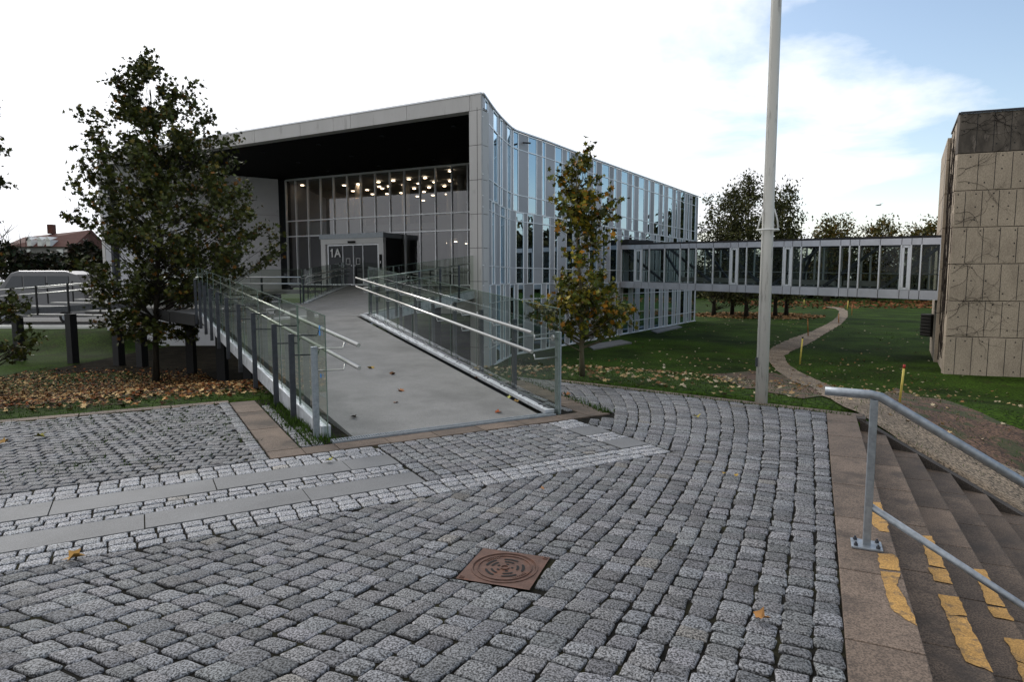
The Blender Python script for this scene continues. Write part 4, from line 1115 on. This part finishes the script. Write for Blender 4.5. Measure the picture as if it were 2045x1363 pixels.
# climbing vine
vn=MB(); random.seed(21)
def vine(A,Dv,nrm,x,z,dx_,dz,n,r,dep=0):
    pts=[]; a=math.atan2(dz,dx_)
    for i in range(n):
        q=A+Dv*x+nrm*.02; pts.append((q.x,q.y,z)); a+=random.uniform(-.45,.45); a*=.96
        x+=math.cos(a)*.07; z+=math.sin(a)*.07
        if not(.02<x<9 and -1.6<z<zc1): break
        if dep<2 and random.random()<.16 and i>2: vine(A,Dv,nrm,x,z,math.cos(a+random.choice((-.7,.7))),math.sin(a+random.choice((-.7,.7))),n//2,r*.6,dep+1)
    if len(pts)>2: vn.tube(pts,[r*(1-.7*i/len(pts)) for i in range(len(pts))],3,caps=False)
for z in(-.25,-.1,.3,.55,.9,1.3,1.9,2.1,3.55,3.65,3.8,4.9,5.1,5.3,6.3,6.6,6.7,6.9): 
    vine(C0,CD,nn_,.04,z+random.uniform(-.1,.1),1,.25,random.randint(14,30),.007)
for _ in range(14): vine(C0,CD,nn_,random.uniform(0,4),zc1-.1,.6,-.6,14,.009)
sdn=(C1-C0).normalized(); snn=V((-sdn.y,sdn.x)); snn=snn if snn.x<0 else -snn
L1=(C1-C0).length
for _ in range(70):
    z=-1.5; x=random.uniform(.05,L1-.05); pts=[]; 
    z=random.uniform(-1.5,5); a=PI/2
    for i in range(random.randint(10,60)):
        q=C0+sdn*x+snn*.03; pts.append((q.x,q.y,z)); a+=random.uniform(-.5,.5); a=a*.9+PI/2*.1; x=min(max(.03,x+math.cos(a)*.08),L1-.03); z+=math.sin(a)*.08
        if z>zc1-.1: break
    if len(pts)>2: vn.tube(pts,[.016*(1-.6*i/len(pts)) for i in range(len(pts))],3,caps=False)
tag(vn.build('climbing_vine',m_vine),'bare dry climbing vine branching over the concrete tower wall','climbing plant')
# ------------------------------------------------------------------ trees
def leaf_shape(kind):
    if kind=='maple': return [(0,-.5),(.16,-.2),(.5,-.22),(.3,.04),(.42,.3),(.14,.24),(0,.55),(-.14,.24),(-.42,.3),(-.3,.04),(-.5,-.22),(-.16,-.2)]
    return [(0,-.5),(.26,0),(0,.5),(-.26,0)]
def add_leaf(mb,p,size,col,sh,flat=False,tilt=.9):
    a=random.uniform(0,2*PI)
    if flat: nrm=V((random.gauss(0,.35),random.gauss(0,.35),1)).normalized()
    else: nrm=V((random.gauss(0,1),random.gauss(0,1),random.gauss(0,1)+.5)).normalized()
    x=nrm.orthogonal().normalized(); y=nrm.cross(x); ca,sa=math.cos(a),math.sin(a); X_=x*ca+y*sa; Y2=y*ca-x*sa
    mb.add([p+X_*(u*size)+Y2*(v*size)+nrm*(abs(u)*size*.35) for u,v in sh],[tuple(range(len(sh)))],col)
def prof(P,z,k):
    P=sorted(P)
    if z<=P[0][0]: return P[0][k]
    for a,b in zip(P,P[1:]):
        if z<=b[0]: t=(z-a[0])/(b[0]-a[0]); return a[k]+(b[k]-a[k])*t
    return P[-1][k]
def tree(name,label,base,profile_px,depth,nclump,nleaf,lsize,cols,trunk_r,bark,sh='maple',spread=.24,group=None,seed=1,ysc=1.,trunk_top=.9,limb_r=.35,shell=.45,fmin=.05):
    random.seed(seed); base=V(base); t=thing(name,label,'tree',tuple(base),group)
    P=[]
    for py,l,r in profile_px:
        a=YP(l,py,depth); b=YP(r,py,depth); P.append((a.z,a.x,b.x))
    zl,zh=min(p[0] for p in P),max(p[0] for p in P)
    tr=MB(); top=V((( prof(P,zh,1)+prof(P,zh,2))/2,base.y,base.z+(zh-base.z)*trunk_top)); pts=[]; n=10
    for i in range(n+1):
        f=i/n; q=base.lerp(top,f)+V((math.sin(f*7+seed)*.012*(zh-base.z)*f,math.cos(f*5+seed)*.01*(zh-base.z)*f,0)); pts.append(q)
    tr.tube(pts,[trunk_r*(1-.85*(i/n)**.9)*(1.25 if i==0 else 1) for i in range(n+1)],10)
    cr=MB(); sh_=leaf_shape(sh)
    for c in range(nclump):
        for _ in range(30):
            z=zl+(zh-zl)*random.random(); l,r=prof(P,z,1),prof(P,z,2)
            if random.random()<(r-l)/(max(q[2]-q[1] for q in P)): break
        a=random.uniform(0,2*PI); rr=math.sqrt(random.uniform(shell*shell,1)) if random.random()<.6 else random.uniform(.05,.6)
        cx=(l+r)/2; hw=(r-l)/2
        tip=V((cx+math.cos(a)*rr*hw,base.y+math.sin(a)*rr*hw*ysc,z))
        f=max(fmin,min(.92,((z-base.z)-(tip-V((cx,base.y,z))).length*.75)/(top.z-base.z)))
        k=f*n; i=int(k); org=pts[i].lerp(pts[min(n,i+1)],k-i)
        mid=org.lerp(tip,.5)+V((random.uniform(-.1,.1),random.uniform(-.1,.1),-.05-.06*(tip-org).length))
        lr=trunk_r*limb_r*(1-.6*f); tr.tube([org,mid,tip],[lr,lr*.6,lr*.22],5,caps=False)
        dirv=(tip-mid); 
        for s in range(nleaf//6):   # twigs with leaves along them
            tw=V((random.gauss(0,1),random.gauss(0,1),random.gauss(.25,.8))).normalized()*spread*random.uniform(.6,1.9); e=tip+tw*.8; b0=mid.lerp(tip,random.uniform(.35,1))
            tr.tube([b0,e],[lr*.2,lr*.07],3,caps=False)
            for q in range(6):
                p=b0.lerp(e,random.uniform(.25,1.12))+V((random.gauss(0,.25),random.gauss(0,.25),random.gauss(0,.25)))*spread*.8
                co_=random.choices([c_1 for c_1,_ in cols],[w_1 for _,w_1 in cols])[0]; v=random.uniform(.6,1.35)
                # low leaves may turn more
                add_leaf(cr,p,lsize*random.uniform(.65,1.2),tuple(x*v for x in co_),sh_)
    tr.build('trunk',bark,t); cr.build('crown',m_leaf,t)
    return t
dk=[((.055,.068,.014),6),((.085,.09,.015),2),((.035,.042,.012),3),((.20,.09,.018),.5),((.13,.10,.015),.6)]
lt=TP(312,765)
tree('maple_tree','dark full maple tree in the leaf-covered lawn at the left of the ramp',lt,
 [(112,285,330),(140,250,350),(175,215,400),(215,172,435),(260,170,465),(300,178,492),(345,140,515),(385,130,540),(430,138,552),(480,150,560),(530,160,560),(570,185,470),(620,205,415),(665,225,390),(690,260,365)],
 lt.y,330,54,.145,dk,.095,m_bark,seed=4,spread=.27,limb_r=.2,fmin=.22,shell=.25)
rt=TP(1163,752)
yl=[((.14,.13,.014),5),((.08,.10,.014),4),((.36,.16,.012),1.2),((.04,.05,.012),2.5),((.28,.22,.02),1.4)]
tree('maple_tree','slim young maple with yellowing leaves beside the right glass railing',rt,
 [(298,1142,1162),(330,1120,1190),(370,1110,1212),(410,1106,1225),(450,1104,1232),(480,1112,1245),(505,1128,1225),(535,1128,1200),(560,1088,1225),(590,1062,1265),(615,1060,1280),(640,1075,1268),(662,1110,1210)],
 rt.y,100,32,.105,yl,.045,m_barkl,seed=12,spread=.19,shell=.25)
lt2=TP(-130,800)
tree('maple_tree','maple tree mostly outside the left edge with only outer twigs showing',lt2,
 [(100,-220,-120),(230,-300,10),(300,-340,28),(370,-340,0),(450,-330,-30),(540,-320,-10),(600,-300,35),(680,-280,55),(730,-240,30)],
 lt2.y,120,42,.155,dk,.1,m_bark,seed=14,spread=.25)
# birches behind the bridge
bc=[((.055,.062,.018),5),((.08,.085,.025),3),((.12,.105,.03),1)]
bt=[(1425,632,[(385,1420,1455),(430,1400,1478),(480,1388,1495),(540,1385,1500),(600,1395,1480)],'left birch of the dark group behind the footbridge'),
 (1490,634,[(345,1485,1512),(385,1462,1530),(440,1450,1545),(520,1445,1550),(605,1460,1530)],'tallest birch of the dark group behind the footbridge, left of the flagpole'),
 (1462,630,[(375,1455,1480),(430,1440,1505),(520,1430,1510),(600,1440,1500)],'slender birch between the left and the tallest one behind the footbridge'),
 (1548,633,[(380,1540,1560),(440,1520,1580),(520,1515,1590),(600,1530,1585)],'birch hidden partly by the white flagpole behind the footbridge'),
 (1570,631,[(360,1568,1590),(405,1550,1592),(460,1542,1603),(520,1540,1608),(600,1545,1600)],'right birch with a leaning top behind the footbridge beside the flagpole')]
for i,(px,py,P,lab) in enumerate(bt):
    b=TP(px,py); tree('birch_tree',lab,b,P,b.y,125,42,.27,bc,.17,m_bark,sh='o',seed=30+i,spread=.75,group='birches behind the footbridge',limb_r=.25)
rtc=[((.13,.10,.022),4),((.08,.085,.018),4),((.20,.12,.03),1.5)]
for i,(px,py,P,lab) in enumerate([
 (1650,602,[(436,1645,1690),(455,1625,1702),(480,1618,1706),(520,1618,1700),(560,1632,1695)],'round autumn tree beyond the footbridge nearest the birches'),
 (1745,602,[(440,1725,1770),(455,1708,1790),(480,1698,1808),(530,1700,1800),(565,1715,1785)],'middle one of three round brown autumn trees beyond the footbridge'),
 (1845,602,[(444,1835,1865),(462,1815,1885),(490,1808,1900),(540,1812,1900),(565,1820,1890)],'round autumn tree beyond the footbridge nearest the concrete tower')]):
    b=TP(px,py); tree('autumn_tree',lab,b,P,b.y,95,48,.50,rtc,.42,m_bark,sh='o',seed=50+i,spread=1.3,group='round trees far beyond the footbridge')
# distant belt of wood, reads as one mass
random.seed(77); wm=MB(); sh_=leaf_shape('o')
def wood(x0,y0,x1,y1,h,n,sz,cols,zb=-1.9):
    for _ in range(n):
        t=random.random(); hh=h*(.78+.22*math.sin(t*23)+.12*math.sin(t*61+1)); z=random.random()**.9*hh
        p=V((x0+(x1-x0)*t+random.gauss(0,2.),y0+(y1-y0)*t+random.gauss(0,2.5),zb+z)); v=random.uniform(.5,1.4); co_=random.choice(cols)
        add_leaf(wm,p,sz*random.uniform(.7,1.4),tuple(c*v for c in co_),sh_)
wood(20,118,80,112,8.6,9500,1.0,[(.03,.035,.012),(.05,.042,.012),(.035,.04,.02)])
wood(80,112,150,60,17,11000,1.9,[(.03,.035,.012),(.05,.042,.012)])  # unseen stretch behind the tower, added tall to darken facade window reflections
wood(150,60,170,-40,14,5000,2.4,[(.03,.035,.012)])  # unseen stretch off to the right, added for the same window reflections
tag(wm.build('distant_wood',m_leaf),'dark belt of autumn woodland along the far side of the lawn, with unseen trees added for window reflections','wood',kind='stuff')
# left hedge and shrubs before the red-roofed house
random.seed(5)
def bush(label,px0,px1,py0,py1,d,n,sz,cols):
    mb=MB(); a=YP(px0,py0,d); b=YP(px1,py1,d); cx=(a.x+b.x)/2; hw=(b.x-a.x)/2
    for _ in range(n):
        u=random.uniform(-1,1); zt=b.z+(a.z-b.z)*(1-.35*u*u)*(.85+.15*math.sin(u*9)); z=b.z+(zt-b.z)*random.random()**.7
        add_leaf(mb,V((cx+u*hw,d+random.gauss(0,hw*.25),z)),sz*random.uniform(.7,1.3),tuple(k*random.uniform(.6,1.3) for k in random.choice(cols)),leaf_shape('o'))
    o=tag(mb.build('hedge_bush',m_leaf),label,'bush','dark bushes along the road at the left'); return o
gc=[(.018,.022,.010),(.03,.03,.012)]
bush('dark bush at the left edge behind the silver van',-60,60,480,560,50,1500,.45,gc)
bush('dark bush between the silver van and the red-roofed house',50,150,500,560,52,1200,.45,gc)
bush('dark bush touching the left end of the metal building',130,215,478,560,48,1500,.45,gc)
# bare tree tips by the house
mb=MB(); 
for k in range(9):
    x=YP(-20+k*9,520,56); p=x; top_=V((x.x+random.uniform(-1,1.5),56,YP(0,445+random.uniform(0,25),56).z))
    mb.tube([(x.x,56,-.9),tuple(top_)],[.07,.015],4)
    for j in range(7):
        f=random.uniform(.5,.95); q=V((x.x,56,-.9)).lerp(top_,f); mb.tube([tuple(q),(q.x+random.uniform(-1.2,1.2),56+random.uniform(-.6,.6),q.z+random.uniform(.5,1.6))],[.03,.008],3)
tag(mb.build('bare_tree',m_bark),'thin leafless tree beside the red roof at the far left','tree')
# ------------------------------------------------------------------ house with red roof
hd=95.; h0=YP(8,500,hd); h1=YP(150,500,hd); hs_=thing('red_roofed_house','distant house with a red tiled roof and white dormers above the van','house',(h0.x,hd,-1))
xr0,xr1=h0.x,h1.x; ze=YP(0,492,hd).z; zr1=YP(0,459,hd+4).z; zr0=YP(0,474,hd+4).z
mb=MB(); mb.prism([(xr0+.5,hd),(xr1-.5,hd),(xr1-.5,hd+8),(xr0+.5,hd+8)],-1.5,ze); mb.build('wall',m_brickw,hs_)
mb=MB(); mb.add([(xr0,hd-.4,ze-.1),(xr1,hd-.4,ze-.1),(xr1,hd+4,zr1),(xr0,hd+4,zr0),(xr0,hd+8.4,ze-.1),(xr1,hd+8.4,ze-.1)],[(0,1,2,3),(3,2,5,4),(0,3,4),(1,5,2),(0,4,5,1)]); mb.build('roof',m_tile,hs_)
for px in(62,83,100):
    q=YP(px,487,hd-.2); mb=MB(); mb.box((q.x,hd+.3,q.z+.1),(.6,1.8,.9)); mb.add([(q.x-.4,hd-.7,q.z+.5),(q.x+.4,hd-.7,q.z+.5),(q.x,hd-.7,q.z+1.0),(q.x,hd+1.5,q.z+1.0)],[(0,1,2),(0,2,3),(1,3,2)]); mb.build('dormer',m_whitep,hs_)
mb=MB(); q=YP(103,458,hd+4); mb.box((q.x,hd+4,q.z),(.8,.8,1.4)); mb.build('chimney',m_tile,hs_)
for px in(35,55,120):
    q=YP(px,507,hd-.05); mb=MB(); mb.box((q.x,hd-.05,q.z),(.9,.1,1.3)); mb.build('window',m_whitep,hs_)
# ------------------------------------------------------------------ van
vd=35.5; vz=zr+.02; va=YP(-25,600,vd); vb_=YP(168,600,vd); vx0,vx1=va.x,vb_.x; vl=vx1-vx0; vh=YP(60,541,vd).z-vz
vn_=thing('parked_van','silver van with dark side windows parked behind the railings at the far left','van',((vx0+vx1)/2,vd+1,vz))
prf=[(0,.35),(.0,.55*vh),(.10*vl,.66*vh),(.24*vl,.96*vh),(.32*vl,vh),(.80*vl,vh),(.93*vl,.93*vh),(.99*vl,.72*vh),(1.0*vl,.5*vh),(1.0*vl,.35)]
mb=MB(); n=len(prf)
vs=[]
for yy,ins in((0,.12),(.12,.0),(1.8,.0),(1.92,.12)):
    for x,z in prf: vs.append((vx0+vl/2+(x-vl/2)*(1-ins*.06),vd+yy+(0.12*(z/vh) if yy<1 else -.12*(z/vh)),vz+.35+(z-.35)*(1-ins*.1)))
fs=[tuple(range(n-1,-1,-1)),tuple(range(3*n,4*n))]
for r in range(3): fs+=[(r*n+i,r*n+(i+1)%n,(r+1)*n+(i+1)%n,(r+1)*n+i) for i in range(n)]
mb.add(vs,fs,None,False); mb.build('body',m_van,vn_,.03)
for x0,x1,l in((.20,.36,1),(.38,.60,0),(.62,.84,0)):
    mb=MB(); z0,z1=.66*vh,.90*vh; y0=vd+.02+.12*.66; y1=vd+.02+.12*.9
    mb.add([(vx0+x0*vl-(0 if not l else .03*vl),y0-.05,vz+z0),(vx0+x1*vl,y0-.05,vz+z0),(vx0+x1*vl,y1-.05,vz+z1),(vx0+x0*vl+(.06*vl if l else 0),y1-.05,vz+z1)],[(0,1,2,3)]); mb.build('window',m_vang,vn_)
for x in(.17,.80):
    mb=MB(); mb.tube([(vx0+x*vl,vd-.02,vz+.36),(vx0+x*vl,vd+.25,vz+.36)],.36,20); wo=mb.build('wheel',m_tyre,vn_)
    mb=MB(); mb.disc((vx0+x*vl,vd-.03,vz+.36),(0,-1,0),.2,14,.01); mb.build('rim',m_galv,wo)
mb=MB(); mb.box((vx0+.02,vd+.25,vz+.52*vh*.9),(.12,.3,.2)); mb.build('headlight',m_whitep,vn_)
# ------------------------------------------------------------------ flagpole
fb=TP(1520,806); ft=V((fb.x,fb.y,fb.z+11)); fg=thing('flagpole','tall weathered white flagpole standing in the lawn in front of the footbridge','flagpole',tuple(fb))
mb=MB(); mb.tube([tuple(fb-V((0,0,.1))),(fb.x,fb.y,fb.z+2.6),(fb.x,fb.y,fb.z+2.62),(fb.x,fb.y,fb.z+6),tuple(ft)],[.080,.073,.070,.062,.048],24); mb.build('pole',m_pole,fg)
rg=YP(1533,458,fb.y); mb=MB(); pts=[]
for k in range(25): a=2*PI*k/24; pts.append((fb.x+math.sin(a)*.135,fb.y+math.cos(a)*.125,rg.z-.01))
mb.tube(pts,.012,6,caps=False)
for sg in(-1,1): mb.tube([(fb.x+sg*.135,fb.y,rg.z-.01),(fb.x+sg*.115,fb.y-.02,rg.z+.11),(fb.x+sg*.068,fb.y-.02,rg.z+.26)],.010,6)
mb.build('rope_ring',m_whitep,fg)
mb=MB(); mb.tube([(fb.x-.075,fb.y-.04,fb.z+.55),(fb.x-.07,fb.y-.03,ft.z)],.004,4); mb.build('halyard',m_whitep,fg)
mb=MB(); mb.bar((fb.x-.09,fb.y-.02,fb.z+.50),(fb.x-.09,fb.y-.02,fb.z+.62),.02,.03); mb.build('cleat',m_galvd,fg)
for pts,lab in(([(1172,692),(1240,681),(1262,687),(1185,700)],'flat grey concrete light-well slab in the lawn behind the slim maple'),([(1300,662),(1352,652),(1362,655),(1312,667)],'flat grey concrete slab in the lawn at the far foot of the metal facade')):
    P=[TP(*p) for p in pts]; mb=MB(); mb.prism([(p.x,p.y) for p in P],min(p.z for p in P)-.1,max(p.z for p in P)+.06); tag(mb.build('light_well_slab',m_slab),lab,'slab')
# ------------------------------------------------------------------ marker stakes
def stake(px,py0,px1,py1,m,lab,r=.02,cap=None):
    b=TP(px,py0); t_=YP(px1,py1,b.y); s=thing('marker_stake',lab,'stake',tuple(b),'marker stakes along the gravel path')
    mb=MB(); mb.tube([tuple(b-V((0,0,.05))),tuple(t_)],r,8); mb.build('rod',m,s)
    mb=MB(); d=(t_-b).normalized(); mb.tube([tuple(t_-d*.05),tuple(t_+d*.01)],r*1.08,8); mb.build('cap',cap or m_red,s)
stake(1796,805,1806,730,m_stake,'leaning pale yellow stake with red and white tip nearest the steps',.017)
stake(1597,728,1603,674,m_stake,'yellow stake at the near bend of the gravel path',.03,m_black)
stake(1614,672,1613,638,m_stakeo,'orange stake on the lawn just behind the near bend of the path',.03,m_stakeo)
stake(1692,619,1694,600,m_stake,'short yellow stake at the far bend of the gravel path',.05)
stake(1701,630,1702,607,m_stakeo,'thin orange stake right of the far bend of the path',.03,m_stakeo)
stake(1675,646,1675,627,m_stakeo,'orange stake at the left edge of the path below the far bend',.035,m_stakeo)
stake(1606,609,1606,598,m_stake,'tiny yellow stake under the footbridge right of the birches',.05)
# bird
b=YP(1754,410,70); bi=MB(); bi.tube([(b.x-.32,70,b.z-.02),(b.x-.1,70,b.z),(b.x+.2,70,b.z+.03),(b.x+.33,70,b.z+.05)],[.01,.06,.06,.02],6); bi.add([(b.x-.05,70,b.z+.02),(b.x+.15,70,b.z+.03),(b.x+.25,69.4,b.z+.2),(b.x+.05,70.4,b.z+.1)],[(0,1,2),(0,1,3)])
tag(bi.build('bird',m_black),'small dark bird flying in the pale sky above the footbridge','bird')
# ------------------------------------------------------------------ leaves and grass
random.seed(99); lf=MB(); sh_=leaf_shape('maple')
tan=[(.26,.12,.035),(.40,.25,.10),(.13,.05,.018),(.55,.38,.18),(.22,.06,.015),(.05,.025,.012),(.03,.02,.01),(.04,.03,.015)]
def litter(n,fn,cols,smin,smax):
    k=0; t=0
    while k<n and t<n*40:
        t+=1; p=fn()
        if p is None: continue
        z=terrain_z(p[0],p[1]); c0=random.choice(cols); v=random.uniform(.5,1.35)
        add_leaf(lf,V((p[0],p[1],z+random.uniform(.015,.05))),random.uniform(smin,smax),tuple(x*v for x in c0),sh_,True); k+=1
def leftzone():
    y=random.uniform(8.,23.5); x=random.uniform(-17,-2.5); a,o=toAO((x,y))
    if o<9.55+abs(random.gauss(0,.5)): return None
    q=V((x,y)); 
    if (q-RL0).dot(V((nl.y,-nl.x)))>.6 : return None
    if y>22+random.gauss(0,.8): return None
    return (x,y)
litter(24000,leftzone,tan,.05,.105)
def rz1():
    y=random.uniform(8.5,26); x=random.uniform(-3,14); q=V((x,y))
    if sdist(q,plaza)<.15: return None
    if (q-RR0).dot(V((nr.y,-nr.x)))<.35: return None
    dens=math.exp(-((x-1.5)**2/6+(y-12)**2/9))*1.2+.16
    if random.random()>dens: return None
    return (x,y)
litter(1500,rz1,[(.4,.33,.22),(.3,.2,.1),(.35,.25,.12),(.2,.1,.04)],.06,.11)
def rz2():
    return (random.uniform(4,26),random.uniform(20,60))
litter(500,rz2,[(.4,.35,.25),(.3,.22,.12)],.08,.14)
def rz3():   # ring of litter under the birches
    a=random.uniform(0,2*PI); r=math.sqrt(random.random()); b=TP(1500,630); return (b.x+math.cos(a)*r*5.6,b.y-1+math.sin(a)*r*5)
litter(1500,rz3,[(.22,.12,.05),(.28,.16,.07)],.16,.34)
def rz4(): return (random.uniform(30,72),random.uniform(70,100))
litter(1600,rz4,[(.15,.05,.02),(.2,.08,.03)],.3,.5)
tag(lf.build('fallen_leaves',m_leafl),'brown and tan fallen leaves strewn over the lawns','leaves',kind='stuff')
gr=MB()
def blade(x,y,z,h,c):
    a=random.uniform(0,PI); w_=.004+h*.04; dx_,dy=math.cos(a)*w_,math.sin(a)*w_; lx,ly=random.gauss(0,.35)*h,random.gauss(0,.35)*h
    gr.add([(x-dx_,y-dy,z),(x+dx_,y+dy,z),(x+lx,y+ly,z+h)],[(0,1,2)],c)
def gcl(): v=random.uniform(.5,1.5); return (.045*v,.085*v,.012*v)
k=0
while k<30000:
    y=random.uniform(7.2,17); x=random.uniform(-11,8); q=V((x,y)); s=sdist(q,plaza)
    k+=1
    if s<.02 or s>7: continue
    d=q-P0
    if d.dot(SN)>0 and d.dot(SE)<-.25-.43*d.dot(SN): continue
    if random.random()<s/9: continue
    blade(x,y,terrain_z(x,y),random.uniform(.02,.06),gcl())
# tufts in the joints
for _ in range(2600):
    a=random.uniform(-5,1.0); o=random.uniform(6.5,9.25)
    if noise.noise(V((a*1.3,o*1.3,3)))<-.02 and o<9.0: continue
    p=AO(a,o)
    for j in range(3): blade(p.x+random.gauss(0,.015),p.y+random.gauss(0,.015),-.012,random.uniform(.015,.045),gcl())
for _ in range(1500):
    a=min(1.95,max(1.31,random.gauss(1.52,.1))); o=random.uniform(6.42,9.3); p=AO(a,o); blade(p.x,p.y,-.012,random.uniform(.03,.09),gcl())
for _ in range(900):
    t=random.random(); p=AL.lerp(BL,t)-kn*(.17+random.uniform(-.02,.05)); blade(p.x,p.y,-.01,random.uniform(.02,.06),gcl())
for _ in range(600):
    t=random.random()**2; p=SA.lerp(SB,t)+sn*random.gauss(.02,.04); blade(p.x,p.y,-.01,random.uniform(.02,.07),gcl())
tag(gr.build('grass_tufts',m_grass),'short green grass on the lawn edges and in the paving joints','grass',kind='stuff')
# single leaves on the paving and the ramp
def one_leaf(px,py,size,col,lab,z=0.012,deck=False,curl=1.0):
    size*=.85; col=tuple(k_*.9 for k_ in col)
    if deck:
        # ramp plane
        r=ray(px,py); t=5.
        while t<40:
            p=V((0,0,ZC))+r*t; v=(V((p.x,p.y))-RL0).dot(nl)/(RL1-RL0).length
            if p.z<.012+.64*max(0,v)*1.0: break
            t+=.02
        P=p+V((0,0,.015))
    else: P=G(px,py,z)
    mb=MB(); random.seed(int(px*7+py)); a=random.uniform(0,6); ca,sa=math.cos(a),math.sin(a); sh2=leaf_shape('maple')
    vs=[(0,0,.01)]
    for u,v in sh2:
        vs.append(((u*ca-v*sa)*size,(u*sa+v*ca)*size,curl*size*(abs(u)**1.3)*(1 if v>0 else .3)+random.uniform(0,.22)*size))
    mb.add([(P.x+x,P.y+y,P.z+zz) for x,y,zz in vs],[(0,i+1,(i+1)%len(sh2)+1) for i in range(len(sh2))],col,True)
    tag(mb.build('fallen_leaf',m_leafl),lab,'leaf','single fallen leaves on the paving')
one_leaf(147,1117,.14,(.45,.25,.07),'large curled tan leaf on the lower white sett band at the left')
one_leaf(1520,1239,.11,(.40,.20,.07),'orange-brown leaf on the cobbles at the lower right near the steps')
one_leaf(657,922,.09,(.45,.42,.06),'yellow leaf on the grey guide slab in front of the ramp foot')
one_leaf(79,874,.15,(.22,.20,.03),'olive yellow leaf on the grassy cobbles at the left')
one_leaf(8,886,.12,(.42,.25,.08),'tan leaf at the left edge of the grassy cobbles')
one_leaf(1391,834,.12,(.40,.33,.08),'yellow leaf on the cobbles before the flagpole')
one_leaf(1130,790,.16,(.35,.15,.06),'brown leaves beside the brown edging right of the railing post')
one_leaf(1446,947,.05,(.5,.32,.06),'left one of two tiny yellow leaves on the cobbles')
one_leaf(1470,951,.05,(.5,.32,.06),'right one of two tiny yellow leaves on the cobbles')
one_leaf(1083,978,.05,(.42,.2,.08),'tiny orange leaf by the white sett band in the middle')
for px,py,sz,c0,lab in((741,740,.17,(.42,.28,.06),'yellow curled leaf in the middle of the ramp'),(783,752,.15,(.20,.10,.05),'brown leaf just right of the yellow one on the ramp'),
 (801,785,.13,(.40,.18,.08),'orange leaf near the lower right of the ramp'),(706,838,.12,(.05,.04,.03),'dark dry leaf at the lower left of the ramp'),(790,808,.09,(.30,.14,.08),'small brown leaf below the orange one on the ramp'),
 (995,828,.12,(.42,.12,.05),'red-brown leaf at the right foot of the ramp'),(724,641,.22,(.45,.25,.12),'tan leaf by the upper end of the right ramp channel'),(707,650,.2,(.3,.17,.1),'brown leaf at the top of the ramp'),(743,662,.17,(.35,.15,.08),'rusty leaf against the upper right ramp channel'),
 (1018,798,.10,(.5,.5,.15),'pale yellow leaf against the lower right ramp channel'),(1032,805,.09,(.42,.27,.1),'tan leaf under the pale yellow one by the channel'),(955,760,.13,(.35,.17,.09),'brown leaf in the gutter half-way down the right channel')):
    one_leaf(px,py,sz,c0,lab,deck=True)
